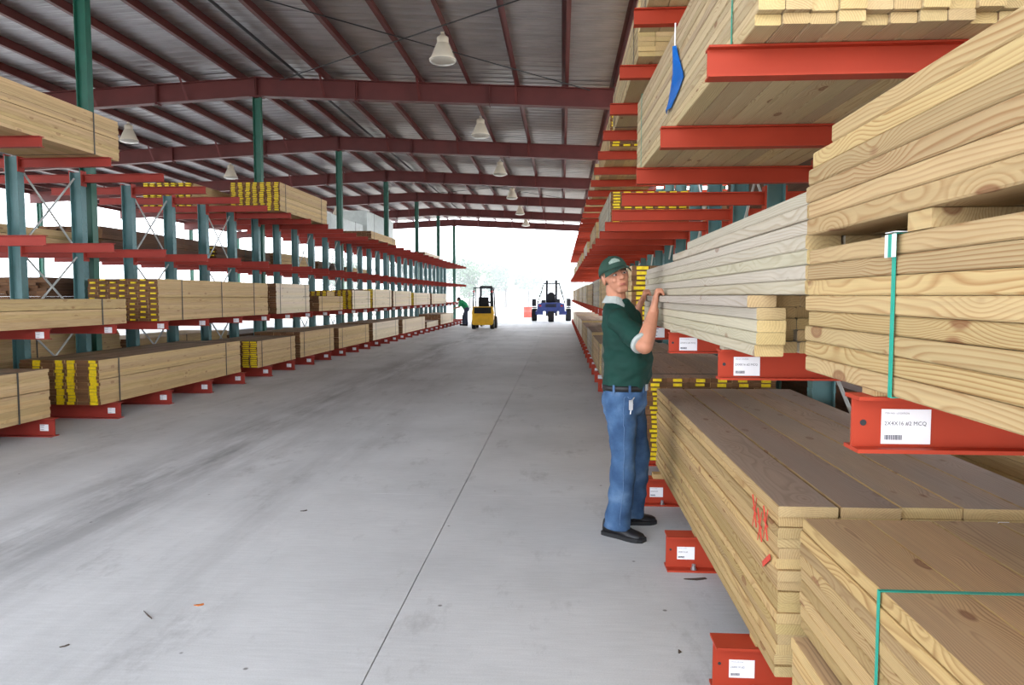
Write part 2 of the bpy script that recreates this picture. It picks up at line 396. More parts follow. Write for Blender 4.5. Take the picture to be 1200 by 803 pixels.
# ------------------------------------------------------------------ cantilever racks
def font_mesh(txt, size):
    cu = bpy.data.curves.new('t', 'FONT'); cu.body = txt; cu.size = size; cu.resolution_u = 2
    o = bpy.data.objects.new('t', cu); COL.objects.link(o); bpy.context.view_layer.update()
    me = bpy.data.meshes.new_from_object(o.evaluated_get(bpy.context.evaluated_depsgraph_get()))
    bpy.data.objects.remove(o); bpy.data.curves.remove(cu); return me
def add_text(mb, txt, size, x, z, y, m):
    me = font_mesh(txt, size); n = len(mb.v)
    mb.v += [(v.co.x + x, y, v.co.y + z) for v in me.vertices]
    for p in me.polygons: mb.f.append(tuple(n + i for i in p.vertices)); mb.m.append(m)
    bpy.data.meshes.remove(me)
def card_mesh(txt, w=.098, h=.072):
    """white card on the face that looks down the aisle (-Y), local origin at its left bottom"""
    mb = MB(); mb.box(0, w, -.002, 0, 0, h)
    if txt:
        add_text(mb, txt, .0115, .005, h * .54, -.0024, 1)
        add_text(mb, 'ITEM NO', .005, .006, h * .86, -.0024, 1); add_text(mb, 'LOCATION', .005, .029, h * .86, -.0024, 1)
        xx = .006; rr = random.Random(3)
        while xx < .040:
            wv = rr.choice((.0006, .001, .0016)); mb.quad([(xx, -.0024, h*.12), (xx + wv, -.0024, h*.12), (xx + wv, -.0024, h*.26), (xx, -.0024, h*.26)], 1); xx += wv + rr.choice((.0006, .001))
    else:
        for zz, ww in ((.86, .5), (.55, .42), (.18, .4)): mb.quad([(.006, -.0024, h*zz), (.006 + w*ww, -.0024, h*zz), (.006 + w*ww, -.0024, h*(zz+.05)), (.006, -.0024, h*(zz+.05))], 1)
    return mb.mesh('label_card', [M['card'], M['ink']])
CARD_A = card_mesh('2X4X16 #2 MCQ'); CARD_B = card_mesh('2X8X10 #2'); CARD_F = card_mesh(None)

def arm_mesh(L, h, w, mat):
    mb = MB(); ibeam(mb, 0, L, h, w, .008, .008); mb.box(L, L + .014, -w*.75, w*.75, -.05, h + .05)
    # bolt hole near the tip on the web, and mounting bolts on the plate
    return mb.mesh('arm', mat)
def base_mesh(L, h, w, mat):
    mb = MB(); ibeam(mb, 0, L, h, w, .010, .010); return mb.mesh('base', mat)
def upright_mesh(h):
    mb = MB()
    for s in (-1, 1):
        mb.box(s*.075 - .005, s*.075 + .005, -.058, .058, .02, h)
    mb.box(-.07, .07, -.005, .005, .02, h); mb.box(-.12, .12, -.09, .09, 0, .02)
    z = .35
    while z < h - .1:          # row of punched holes along each flange edge, as studs of the arm pins
        for s in (-1, 1):
            for sy in (-.042, .042): mb.box(s*.081 - .004, s*.081 + .004, sy - .010, sy + .010, z, z + .03)
        z += .1
    return mb.mesh('upright', M['teal'])
hole = MB(); hole.lathe([(0, -.0014), (.0065, -.0014), (.0065, 0)], (0, 0, 0), 12, axis='y'); HOLE = hole.mesh('bolt_hole', M['dsteel'])
boltm = MB(); boltm.lathe([(.018, 0), (.018, .006), (.011, .006), (.011, .03), (0.0, .03)], (0, 0, 0), 8); BOLT = boltm.mesh('anchor_bolt', M['bolt'])

def rack(name, label, xu, s, ys, tips, levels, mat, ah, cards, base_tip, back=True):
    """xu upright line; s=-1 arms point to -x (tip smaller than xu) ; levels = tops of the arms"""
    t = empty(name, (xu, ys[0], 0)); tag(t, label, 'rack')
    ox, oy = xu, ys[0]
    um = upright_mesh(levels[-1] + .03)
    arm_cache = {}; base_cache = {}
    def arm(tip_x, y, ztop, dirn, card):
        L = abs(xu + dirn * .081 - tip_x) - .014; k = (round(L, 3))
        if k not in arm_cache: arm_cache[k] = arm_mesh(L, ah, .075, mat)
        a = link('arm', arm_cache[k], t, (tip_x - ox, y - oy, ztop - ah), (0, 0, 0 if dirn < 0 else math.pi))
        if card is not None and dirn < 0:
            link('label_card', card, a, (.055, -.0042, .012)); link('bolt_hole', HOLE, a, (.022, -.004, ah * .5))
        return a
    for k, y in enumerate(ys):
        link('upright', um, t, (0, y - oy, 0))
        for li, zt in enumerate(levels):
            tx = tips[li](k) if callable(tips[li]) else tips[li]
            a = arm(tx, y, zt, s, None)
            if li == 0:
                if s < 0:
                    link('label_card', CARD_A if k < 4 else CARD_F, a, (.058, -.0042, .014)); link('bolt_hole', HOLE, a, (.022, -.004, ah * .5))
                else:
                    link('label_card', CARD_F, a, (.158, .0042 , .01), (0, 0, math.pi))
            if back: arm(2 * xu - tx, y, zt, -s, None)
        for d in ((s, -s) if back else (s,)):
            tip = base_tip if d == s else 2 * xu - base_tip
            L = abs(xu + d * .12 - tip); kk = round(L, 3)
            if kk not in base_cache: base_cache[kk] = base_mesh(L, .2, .13, mat)
            b = link('base', base_cache[kk], t, (tip - ox, y - oy, 0), (0, 0, 0 if d < 0 else math.pi))
            if d == s:
                if s < 0:
                    link('label_card', CARD_B if k < 6 else CARD_F, b, (.062, -.0052, .055)); link('bolt_hole', HOLE, b, (.025, -.005, .11))
                    link('anchor_bolt', BOLT, b, (.15, -.04, .010))
                else:
                    link('label_card', CARD_F, b, (.17, .0052, .06), (0, 0, math.pi))
    for k in range(1, len(ys) - 1, 2):
        if any(ys[k] < f_ < ys[k+1] for f_ in FR) and xu == XR: continue
        y0, y1 = ys[k] - oy, ys[k+1] - oy
        for z0, z1 in ((.3, 1.15), (1.25, 2.1), (2.2, 3.2)):
            if z1 > levels[-1]: continue
            for a_, b_ in ((z0, z1), (z1, z0)):
                m_ = MB(); m_.tube([(.0, y0 + .08, a_), (.0, y1 - .08, b_)], .014, 6); m_.build('brace_rod', M['galv'], t)
    return t
YL = [6.46 - 1.22 + 1.22 * k for k in range(32)]
rack('cantilever_rack', 'long teal and red cantilever rack along the left side of the aisle', XR, 1, YL, [-5.6, -5.6, -5.6], [1.19, 2.21, 3.27], M['red_shade'], .115, None, -5.58)
YR = [.25 + 1.3 * k for k in range(34)]
L3R = [.57, .545, .515]
rack('cantilever_rack', 'long teal and red cantilever rack along the right side of the aisle', 1.89, -1, YR, [.6, .54, .51], [1.347, 2.475, 3.60], M['red'], .115, None, .6)

# ------------------------------------------------------------------ lumber
def chamfer_board(w, L, t, mats, top=None, ends=None, c=.0035):
    """board along Y, centred; long edges eased; index 0 faces, 1 upper face, 2 ends"""
    x, z = w/2, t/2
    out = [(-x, -z + c), (-x + c, -z), (x - c, -z), (x, -z + c), (x, z - c), (x - c, z), (-x + c, z), (-x, z - c)]
    mb = MB(); n = 8
    for yy in (-L/2, L/2): mb.v += [(a, yy, b) for a, b in out]
    for k in range(n):
        mb.f.append((k, (k+1) % n, n + (k+1) % n, n + k)); mb.m.append(1 if k == 5 else 0)
    mb.f.append(tuple(range(n))); mb.m.append(2); mb.f.append(tuple(n + i for i in range(n))); mb.m.append(2)
    return mb.mesh('board', mats)
def strap_loop(parent, y, x0, x1, z0, z1, w, mat, th=.0015):
    b = MB(); b.box(x0 - th, x1 + th, y - w/2, y + w/2, z1, z1 + th); b.box(x0 - th, x1 + th, y - w/2, y + w/2, z0 - th, z0)
    b.box(x0 - th, x0, y - w/2, y + w/2, z0, z1); b.box(x1, x1 + th, y - w/2, y + w/2, z0, z1)
    return b.build('strap', mat, parent)

def near_bundle(name, label, x0, y0, y1, z0, cols, rows, bw, bt, mat, top=None, end=None, jag=.012, rot=0.0, skip=None, shift=None, gapx=.002, straps=(), group=None, xj=.0025, strapm='strap', seedn=1, trim=None):
    """every board its own part. x0 aisle face, y0 near end, z0 underside"""
    rr = random.Random(seedn); Wd = cols * (bw + gapx)
    t = empty(name, (x0 + Wd/2, (y0 + y1)/2, z0), rot); tag(t, label, 'lumber', group)
    L = y1 - y0; end = end or mat
    meA = chamfer_board(bw, L, bt - .0012, [mat, mat, end]); meT = chamfer_board(bw, L, bt - .0012, [mat, top or mat, end])
    for r in range(rows):
        tr_ = trim(r) if trim else 0
        if tr_:
            meA = chamfer_board(bw, L - tr_, bt - .0012, [mat, mat, end]); meT = chamfer_board(bw, L - tr_, bt - .0012, [mat, top or mat, end])
        for c in range(cols):
            if skip and skip(c, r): continue
            dx, dy, dz = (shift(c, r) if shift else (0, 0, 0))
            o = link('board', meT if (r == rows - 1 or (skip and skip(c, r + 1))) else meA, t,
                     (-Wd/2 + (c + .5) * (bw + gapx) + dx + (rr.uniform(-xj, xj) if c == 0 else 0), rr.uniform(-jag, jag) + dy - tr_ / 2, (r + .5) * bt + dz))
    for ys in straps:
        strap_loop(t, ys - (y0 + y1)/2, -Wd/2 - .003, Wd/2 + .003, 0, rows * bt, .014, M[strapm])
    return t, Wd
def spacer(parent, x0, x1, y, z0, z1, w=.09, mat=None):
    b = MB(); b.box(x0, x1, y - w/2, y + w/2, z0, z1); return b.build('spacer_block', mat or M['gold'], parent)

# the big strapped pair on the near right of the middle tier
t5, w5 = near_bundle('lumber_bundle', 'golden treated lumber stack with teal strap, nearest on the right middle tier', .622, -1.1, 1.91, 1.36, 8, 8, .14, .0382, M['gold'], end=M['endgrain'], jag=.012, straps=(1.42,), seedn=5)
for yy in (.25, 1.55): spacer(t5, -w5/2 + .01, w5/2, yy - .405, -.0125, -.0005, .06)
b = MB(); b.box(-w5/2 - .012, -w5/2 - .0095, 1.42 - .405 - .02, 1.42 - .405 + .022, .262, .3045); b.box(-w5/2 - .012, -w5/2 + .03, 1.42 - .405 - .02, 1.42 - .405 + .022, .3078, .309)
tg = b.build('strap_tag', M['card'], t5)
b = MB(); b.box(-w5/2 - .0126, -w5/2 - .012, 1.42 - .405 - .007, 1.42 - .405 + .007, .262, .3045); b.build('strap_stripe', M['strap'], tg)
t6, w6 = near_bundle('lumber_bundle', 'golden treated lumber stack with bold grain, laid on top of the teal-strapped stack', .612, -1.1, 1.90, 1.70, 8, 6, .14, .041, M['gold'], end=M['endgrain'], jag=.012, seedn=9,
    skip=lambda c, r: r == 5 and c < 0, shift=lambda c, r: (.012, -.13, 0) if r == 5 else ((.006, 0, 0) if r == 4 else (0, 0, 0)))
for yy in (.2, 1.34): spacer(t6, -w6/2 + .012, w6/2, yy - .4, -.0338, -.0005, .085)

# the pale stack the man holds: lower half reaches out towards the camera
t7, w7 = near_bundle('lumber_bundle', 'pale grey lumber stack under the hands of the man in the cap', .602, 2.33, 5.42, 1.36, 12, 5, .089, .0385, M['pale'], end=M['endgrain'], jag=.02, seedn=12,
    shift=lambda c, r: ((-.026 if r == 4 else 0), 0, 0) if c == 0 else (0, .16 + .03 * (r % 2), 0))
for yy in (2.85, 4.15): spacer(t7, -w7/2 + .01, w7/2, yy - 3.875, -.0125, -.0005, .06, M['pale'])
t7b, w7b = near_bundle('lumber_bundle', 'pale grey uneven lumber stack resting on the one the man holds', .628, 1.932, 5.55, 1.5535, 12, 7, .089, .0385, M['pale'], end=M['endgrain'], jag=.010, seedn=14, xj=.007,
    trim=lambda r: 1.75 if r == 6 else (1.35 if r == 5 else 0))

# ground tier, right: near strapped pair and the long weathered stack
t1b, w1b = near_bundle('lumber_bundle', 'brown wide-board stack at floor level, lower one of the nearest right pair', .735, -.75, 2.32, .23, 5, 6, .2, .0395, M['deck'], top=M['gold_top'], end=M['endgrain'], jag=.008, seedn=21)
for yy in (.25, 1.55): spacer(t1b, -w1b/2 + .01, w1b/2, yy - .785, -.0295, -.0005, .09, M['deck'])
t1, w1 = near_bundle('lumber_bundle', 'wide brown board stack with green strap, upper of the nearest right floor pair', .762, -.75, 2.34, .492, 5, 9, .196, .0395, M['deck'], top=M['gold_top'], end=M['endgrain'], jag=.008, straps=(1.765,), seedn=22)
for yy in (.3, 1.6): spacer(t1, -w1/2 + .01, w1/2, yy - .795, -.0245, -.0005, .09, M['deck'])
t2, w2 = near_bundle('lumber_bundle', 'long weathered plank stack beside the man with red spray marks on its corner', .742, 2.52, 5.72, .236, 5, 16, .199, .0375, M['deck'], top=M['deck_top'], end=M['endgrain'], jag=.010, gapx=.004, seedn=31, xj=.005)
for yy in (2.85, 4.15, 5.45): spacer(t2, -w2/2 + (.01 if yy < 5 else -.06), w2/2, yy - 4.12, -.0355, -.0005, .09, M['deck'])
# red spray letters on the aisle face close to the near end
b = MB(); xf = -w2/2 - .0075
def stroke(p, q, w=.005):
    (ya, za), (yb, zb) = p, q; b.bar((xf, ya, za), (xf, yb, zb), .002, w, up=(0, .3, 1))
n0 = -1.6
for k in range(3):
    yb_ = n0 + .10 + .075 * k; zt = .555 - .03 * (k % 2)
    stroke((yb_, zt), (yb_ + .05, zt - .12)); stroke((yb_ + .055, zt), (yb_ - .005, zt - .11)); stroke((yb_ - .005, zt - .06), (yb_ + .055, zt - .05))
stroke((n0 + .06, .40), (n0 + .15, .34), .02)
b.build('spray_mark', M['sprayred'], t2)
b = MB(); b.box(.20, .235, -1.625, -1.622, .520, .565); b.build('end_tag', M['card'], t2)

# the big stack on the right upper tier, seen from below
t8, w8 = near_bundle('lumber_bundle', 'big square lumber stack with blue plastic flag on the right upper tier', .615, 2.62, 5.76, 2.477, 12, 14, .089, .0383, M['under'], end=M['endgrain'], jag=.012, rot=.028, seedn=41, straps=(2.95, 5.5),
    skip=lambda c, r: 0 < c < 11 and 3 < r < 12, shift=lambda c, r: (0, .05 * ((c * 7 + 3) % 4) / 4 if r == 0 else 0, 0))
b = MB(); rings = []
# blue plastic flag hanging from a string on the aisle face
inv = Matrix.Rotation(-.028, 3, 'Z')
def loc8(p): return inv @ (Vector(p) - Vector(t8.location))
def face8(y): return .615 - .028 * (y - 4.19)
for (yl, yr, z) in ((4.112, 4.09, 2.895), (4.14, 4.03, 2.83), (4.19, 3.97, 2.77), (4.25, 3.91, 2.715), (4.31, 3.87, 2.665), (4.35, 3.98, 2.635), (4.37, 4.22, 2.60)):
    l_, r_ = Vector((face8(yl) - .008, yl, z)), Vector((face8(yr) - .010, yr, z)); m_ = (l_ + r_) / 2 + Vector((-.018, 0, 0)); th_ = Vector((.003, 0, 0))
    rings.append([loc8(l_), loc8(m_), loc8(r_), loc8(r_ + th_), loc8(m_ + th_), loc8(l_ + th_)])
st8 = MB(); st8.tube([loc8((.607, 4.11, 3.02)), loc8((.604, 4.10, 2.89))], .004, 6); st8.build('flag_string', M['card'], t8)
b.loft(rings); b.build('plastic_flag', M['blue_tag'], t8)

# loose spacer board lying across the third upper-tier arm

def far_bundle(label, x0, s, y0, y1, z0, h, width, mat, top=None, end=None, bw=.14, bt=.0385, tags=None, straps=2, gap=True, group=None, jag=.012, seedn=0, sm='dstrap'):
    """bundle whose boards are too small to pick apart: one joined part. x0 aisle face, s=+1 when it extends to +x"""
    rr = random.Random(seedn * 13 + 5)
    rows = max(3, round(h / bt)); bt = h / rows; cols = max(3, round(width / bw)); bw = width / cols
    t = empty('lumber_bundle', (x0 + s * width/2, (y0 + y1)/2, z0 + .0035)); tag(t, label, 'lumber', group)
    L = y1 - y0; mb = MB(); half = rows // 2
    for r in range(rows):
        for c in range(cols):
            if 0 < c < cols - 1 and 0 < r < rows - 1 and r != half: 
                # hidden core boards: keep both end stubs only
                j0, j1 = rr.uniform(-jag, jag), rr.uniform(-jag, jag)
                mb.box(-width/2 + c*bw + .001, -width/2 + (c+1)*bw - .001, -L/2 + j0, L/2 + j1, r*bt + .0008, (r+1)*bt - .0008, 0, {'yn': 2})
                continue
            e = rr.uniform(-.004, .004) if c in (0, cols-1) else 0
            z_ = r * bt
            mb.box(-width/2 + c*bw + .001 + e, -width/2 + (c+1)*bw - .001 + e, -L/2 + rr.uniform(-jag, jag), L/2 + rr.uniform(-jag, jag), z_ + .0008, z_ + bt - .0008 - (.006 if gap and r == half and c in (0, cols - 1) else 0), 0, {'yn': 2, 'zp': 1 if r == rows - 1 else 0})
    o = mb.build('boards', [mat, top or mat, end or M['endgrain']], t); o['kind'] = 'stuff'
    if tags:
        tb = MB()
        for r in range(rows):
            for c in range(cols):
                w_ = tags(c, r, cols, rows)
                if not w_: continue
                xa = -width/2 + (c + .5 + rr.uniform(-.08, .08)) * bw
                tb.box(xa - bw*w_/2, xa + bw*w_/2, -L/2 - jag - .004, -L/2 + jag, r*bt + bt*(.06 if tags is T_cols else .22) + rr.uniform(-.003,.003), (r+1)*bt - bt*(.04 if tags is T_cols else .16))
        to = tb.build('end_tags', M['yellow'], t); to['kind'] = 'stuff'
    for k in range(straps):
        f = (k + .5) / straps if straps > 2 else (.1, .86)[k] if straps == 2 else .5
        strap_loop(t, -L/2 + L * f, -width/2 - .006, width/2 + .006, 0, rows*bt, .022, M[sm], .003)
    return t

T_all = lambda c, r, C, R: .55
T_alt = lambda c, r, C, R: .5 if (c + r) % 2 == 0 else .0
T_cols = lambda c, r, C, R: .6 if (C - 1 - c) in (0, 2, 3, 5, 7) else 0
T_last2 = lambda c, r, C, R: .8 if c >= C - 2 else 0
T_rows = lambda c, r, C, R: .55 if r % 2 == 0 else 0
LF = -5.68
nth = lambda i: ORD[i]
# left rack, ground tier (aisle side)
left_ground = [
 (4.35, 7.75, .20, .54, None, M['left'], None, 'cut off by the left picture edge'),
 (8.64, 12.62, .20, .555, T_cols, M['left'], M['end_brown'], 'with yellow vertical stripes on its brown end'),
 (13.36, 15.32, .20, .50, T_last2, M['left'], M['end_brown'], 'in two layers with a narrow yellow end column'),
 (15.62, 18.0, .20, .56, None, M['left'], M['end_brown'], 'in two strapped halves with a brown end'),
 (18.40, 21.36, .20, .52, None, M['left'], M['end_brown'], 'in a single tall block'),
 (21.82, 25.3, .20, .53, None, M['white'], M['end_brown'], 'in two pale halves'),
 (25.98, 30.3, .20, .50, None, M['white'], M['end_brown'], 'pale and wide'),
 (30.75, 33.6, .20, .24, None, M['white'], M['end_brown'], 'very low and pale'),
 (34.3, 38.3, .20, .48, None, M['white'], M['end_brown'], 'pale, beside the stooping worker')]
for i, (y0, y1, z0, h, tg_, mt, en, extra) in enumerate(left_ground):
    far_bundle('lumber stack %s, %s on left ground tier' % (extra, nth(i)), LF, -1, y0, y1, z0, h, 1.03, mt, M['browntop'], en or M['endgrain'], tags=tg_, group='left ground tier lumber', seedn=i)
left_mid = [
 (5.6, 9.25, .32, None, M['left'], None, 'low and long'),
 (10.02, 13.9, .60, T_alt, M['left'], M['end_brown'], 'with rows of yellow tags on its dark end'),
 (14.33, 16.26, .61, None, M['white'], M['end_brown'], 'with faint green marks and a brown end'),
 (16.92, 18.8, .35, None, M['left'], M['end_brown'], 'short and low'),
 (19.68, 21.56, .51, T_all, M['white'], M['end_brown'], 'with a yellow speckled end'),
 (21.86, 24.32, .56, T_last2, M['white'], M['end_brown'], 'with a yellow edge at its end'),
 (24.57, 27.55, .53, None, M['white'], M['end_brown'], 'bleached and plain'),
 (28.03, 31.54, .48, T_last2, M['white'], M['end_brown'], 'bleached, with yellow end column'),
 (31.95, 36.0, .46, None, M['white'], M['end_brown'], 'bleached, last before the worker')]
for i, (y0, y1, h, tg_, mt, en, extra) in enumerate(left_mid):
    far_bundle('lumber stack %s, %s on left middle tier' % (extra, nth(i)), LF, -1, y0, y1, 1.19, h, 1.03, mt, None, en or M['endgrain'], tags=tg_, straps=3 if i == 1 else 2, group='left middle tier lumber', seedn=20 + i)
far_bundle('small yellow-ended stack behind the short low lumber on left middle tier', -6.15, -1, 18.95, 19.6, 1.19, .48, .6, M['left'], None, M['end_brown'], tags=T_all, straps=0, seedn=33)
left_top = [(5.6, 9.2, .50, None, M['left'], 'long, filling the left edge high up'), (14.62, 17.6, .57, T_all, M['left'], 'with a yellow speckled end below the roof'),
            (21.75, 25.04, .22, None, M['left'], 'thin, beside the white wrapped boxes'), (30.4, 34.1, .12, None, M['white'], 'thin and bleached')]
for i, (y0, y1, h, tg_, mt, extra) in enumerate(left_top):
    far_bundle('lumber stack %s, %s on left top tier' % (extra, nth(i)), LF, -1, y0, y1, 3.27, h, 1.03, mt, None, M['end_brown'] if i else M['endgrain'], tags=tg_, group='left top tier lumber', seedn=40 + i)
# back side of the left rack
back = [(4.2, 7.2, .20, .8, 'left', None), (7.6, 11.4, .20, .8, 'left', None), (11.8, 15.2, .20, .62, 'left', None), (15.6, 19.4, .2, .5, 'dark_wood', None), (20, 23.5, .2, .38, 'left', None),
        (9.75, 12.9, 1.19, .62, 'dark_wood', None), (13.2, 16.6, 1.19, .5, 'dark_wood', None), (17, 20.6, 1.19, .46, 'left', None), (21, 23.8, 1.19, .4, 'dark_wood', None), (24.3, 27.5, 1.19, .3, 'dark_wood', None),
        (8.0, 10.6, 2.21, .26, 'left', T_alt), (11.0, 14.2, 2.21, .42, 'dark_wood', None), (14.8, 17.6, 2.21, .38, 'dark_wood', T_rows), (18.0, 20.6, 2.21, .42, 'left', None), (21.2, 23.4, 2.21, .36, 'dark_wood', None), (24, 27, 2.21, .3, 'left', None),
        (13.9, 17.6, 3.27, .46, 'left', T_all)]
for i, (y0, y1, z0, h, mt, tg_) in enumerate(back):
    tier = {.2: 'ground', 1.19: 'middle', 2.21: 'upper', 3.27: 'top'}[round(z0, 2)]
    k = sum(1 for q in back[:i] if q[2] == z0)
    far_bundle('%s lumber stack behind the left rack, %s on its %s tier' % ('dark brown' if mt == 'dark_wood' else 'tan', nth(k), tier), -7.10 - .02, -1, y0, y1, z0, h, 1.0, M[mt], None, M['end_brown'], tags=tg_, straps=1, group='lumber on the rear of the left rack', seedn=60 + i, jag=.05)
# bundle of grey pipes on the rear middle tier
for r in range(3):
    for c in range(6):
        b = MB(); yy0 = 6.7 + .05 * ((r * 5 + c * 3) % 4); xx = -7.2 - .075 * c - .035 * (r % 2); zz = 1.19 + .04 + r * .068
        b.tube([(0, -1.35, 0), (0, 1.35, 0)], .036, 10); o = b.build('steel_pipe', M['pipe'], None, True, (xx, yy0 + 1.35, zz))
        tag(o, 'grey metal pipe in the stacked pipes on the rear middle tier of the left rack', 'pipe', 'grey pipes behind the left rack')
# white wrapped boxes on the rear top tier
for (y0, y1, x0, x1, h, lab) in ((22.5, 26.2, -8.05, -7.15, .85, 'low white plastic-wrapped pack on the left top tier near the thin lumber'), (26.6, 30.8, -8.1, -7.1, 1.40, 'tall white plastic-wrapped pack high on the left rack')):
    t = empty('wrapped_pack', ((x0+x1)/2, (y0+y1)/2, 3.27)); tag(t, lab, 'package')
    b = MB(); w_, l_ = (x1-x0)/2, (y1-y0)/2
    b.prism([(-w_, .02), (-w_+.02, 0), (w_-.02, 0), (w_, .02), (w_, h-.03), (w_-.03, h), (-w_+.03, h), (-w_, h-.03)], 'y', -l_, l_); b.build('wrap', M['wrap'], t)
    strap_loop(t, -l_*.5, -w_-.002, w_+.002, 0, h, .03, M['dstrap'], .003); strap_loop(t, l_*.5, -w_-.002, w_+.002, 0, h, .03, M['dstrap'], .003)

# right rack, further along
right = {'ground': (.205, [(5.98, 9.0, .68, .68, T_last2, 'deck'), (9.35, 12.3, .67, .56, None, 'pale'), (12.6, 15.6, .66, .52, None, 'left'), (15.9, 19.0, .66, .56, None, 'pale'), (19.4, 23.4, .66, .5, None, 'left'), (23.8, 27.4, .66, .55, None, 'white'), (27.8, 32, .66, .5, None, 'white'), (32.4, 36.4, .66, .5, None, 'white'), (36.8, 41, .66, .48, None, 'white')]),
 'middle': (1.349, [(5.95, 8.9, .56, .44, T_all, 'left'), (9.3, 12.2, .64, .44, T_all, 'left'), (12.5, 15.0, .64, .48, None, 'pale'), (15.4, 18.6, .64, .46, T_last2, 'left'), (19, 22.4, .64, .48, None, 'white'), (22.8, 26.8, .64, .48, None, 'white'), (27.2, 31, .64, .48, None, 'left'), (31.5, 35.5, .64, .48, None, 'white'), (36, 40.5, .64, .48, T_all, 'left')]),
 'upper': (2.477, [(10.03, 13.2, .655, .47, T_all, 'pale'), (13.6, 16.6, .63, .42, None, 'left'), (18.2, 21.0, .62, .4, None, 'white'), (23, 26.4, .62, .4, None, 'left'), (28, 31.6, .62, .4, None, 'white'), (33.5, 37, .62, .4, None, 'left')]),
 'top': (3.602, [(2.75, 5.93, .60, .5, None, 'under'), (6.5, 9.6, .645, .48, None, 'under'), (10.35, 13.4, .66, .46, T_all, 'left'), (13.9, 17, .62, .4, None, 'under'), (19, 22.4, .62, .35, None, 'left'), (25, 28.4, .62, .35, None, 'left'), (32, 35.4, .62, .35, None, 'left')])}
sd = 100
for tier, (z0, L_) in right.items():
    for i, (y0, y1, x0, h, tg_, mt) in enumerate(L_):
        sd += 1
        near = {'ground': 'beyond the weathered planks', 'middle': 'beyond the held pale stack', 'upper': 'beyond the blue-flagged stack', 'top': 'above the blue-flagged stack'}[tier]
        kind = {'deck': 'brown', 'pale': 'grey pale', 'left': 'tan', 'white': 'bleached', 'under': 'tan'}[mt]
        far_bundle('%s lumber%s, right %s tier, %s %s' % (kind, ' with yellow tags' if tg_ else '', tier, nth(i), near), x0, 1, y0, y1, z0, h, 1.04, M[mt], M['deck_top'] if tier == 'ground' else None, M['end_brown'] if tg_ else M['endgrain'], bw=.184 if tier == 'ground' else .14, tags=(lambda c, r, C, R: .4 if (r >= R - 2 or c == 0) else 0) if (tier == 'ground' and tg_) else ((lambda c, r, C, R: .62 if r % 3 != 1 or c == 0 else 0) if tg_ else None), group='right %s tier lumber' % tier, seedn=sd)
# rear side of the right rack: unseen stacks added to block sky light
rb = [(.205, [(.6, 4.4), (4.8, 8.6), (9, 13), (13.4, 17.4), (18, 22), (23, 27)]), (1.349, [(0.2, 3.8), (4.4, 8.0), (8.5, 12.4), (13, 17), (18, 22)]), (2.477, [(1.5, 5.2), (6, 9.8), (11, 15), (16, 20)])]
for z0, L_ in rb:
    tier = {.205: 'ground', 1.349: 'middle', 2.477: 'upper'}[z0]
    for i, (y0, y1) in enumerate(L_):
        sd += 1
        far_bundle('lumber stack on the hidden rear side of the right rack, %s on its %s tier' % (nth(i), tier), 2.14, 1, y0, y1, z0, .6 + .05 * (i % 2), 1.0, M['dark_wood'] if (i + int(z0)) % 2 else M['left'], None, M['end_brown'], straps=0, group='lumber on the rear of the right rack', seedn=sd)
# a loose stick lying on the upper-tier arm beneath the flagged stack
b = MB(); b.prism([(-.42, 0), (.42, .0), (.42, .018), (-.42, .018)], 'y', -.04, .04); o = b.build('loose_stick', M['gold'], None, loc=(1.17, 5.905, 2.4755)); tag(o, 'loose pale stick lying across the red arm at the end of the flagged stack', 'stick')

# ------------------------------------------------------------------ high bay lamps
def lamp(x, y, z, label):
    t = empty('high_bay_lamp', (x, y, z)); tag(t, label, 'lamp', 'high bay lamps under the roof')
    hang = roof_z(x) - z
    b = MB(); b.lathe([(.235, .06), (.24, .075), (.205, .12), (.16, .24), (.115, .34), (.10, .36), (.097, .36), (.11, .335), (.155, .235), (.2, .115), (.228, .06)], n=28); b.build('reflector', M['lamp'], t, True)
    b = MB(); b.lathe([(.10, .355), (.105, .37), (.105, .45), (.09, .47), (.05, .475), (.05, .50), (0, .50)], n=20); b.build('ballast_housing', M['lamp'], t, True)
    b = MB(); b.lathe([(.238, .062), (.238, .05), (.2, .02), (.12, .0), (0, -.004)], n=28); b.build('lens', M['lens'], t, True)
    b = MB(); b.tube([(0, 0, .5), (0, 0, hang)], .012, 8); b.box(-.03, .03, -.03, .03, hang - .03, hang); b.build('hanger', M['lamp'], t)
    b = MB(); b.tube([(.05, 0, .46), (.10, .02, .5), (.03, 0, hang - .01)], .006, 6); b.build('power_cord', M['black'], t)
for i in range(6):
    lamp(-2.12, 13.2 + 6.1 * i, 5.66, 'cream bell-shaped high bay lamp over the aisle, %s from the camera' % nth(i))
for i in range(4):
    lamp(-11.62, 19.3 + 6.1 * i, 5.66, 'cream bell-shaped high bay lamp beyond the left rack, %s from the camera' % nth(i))

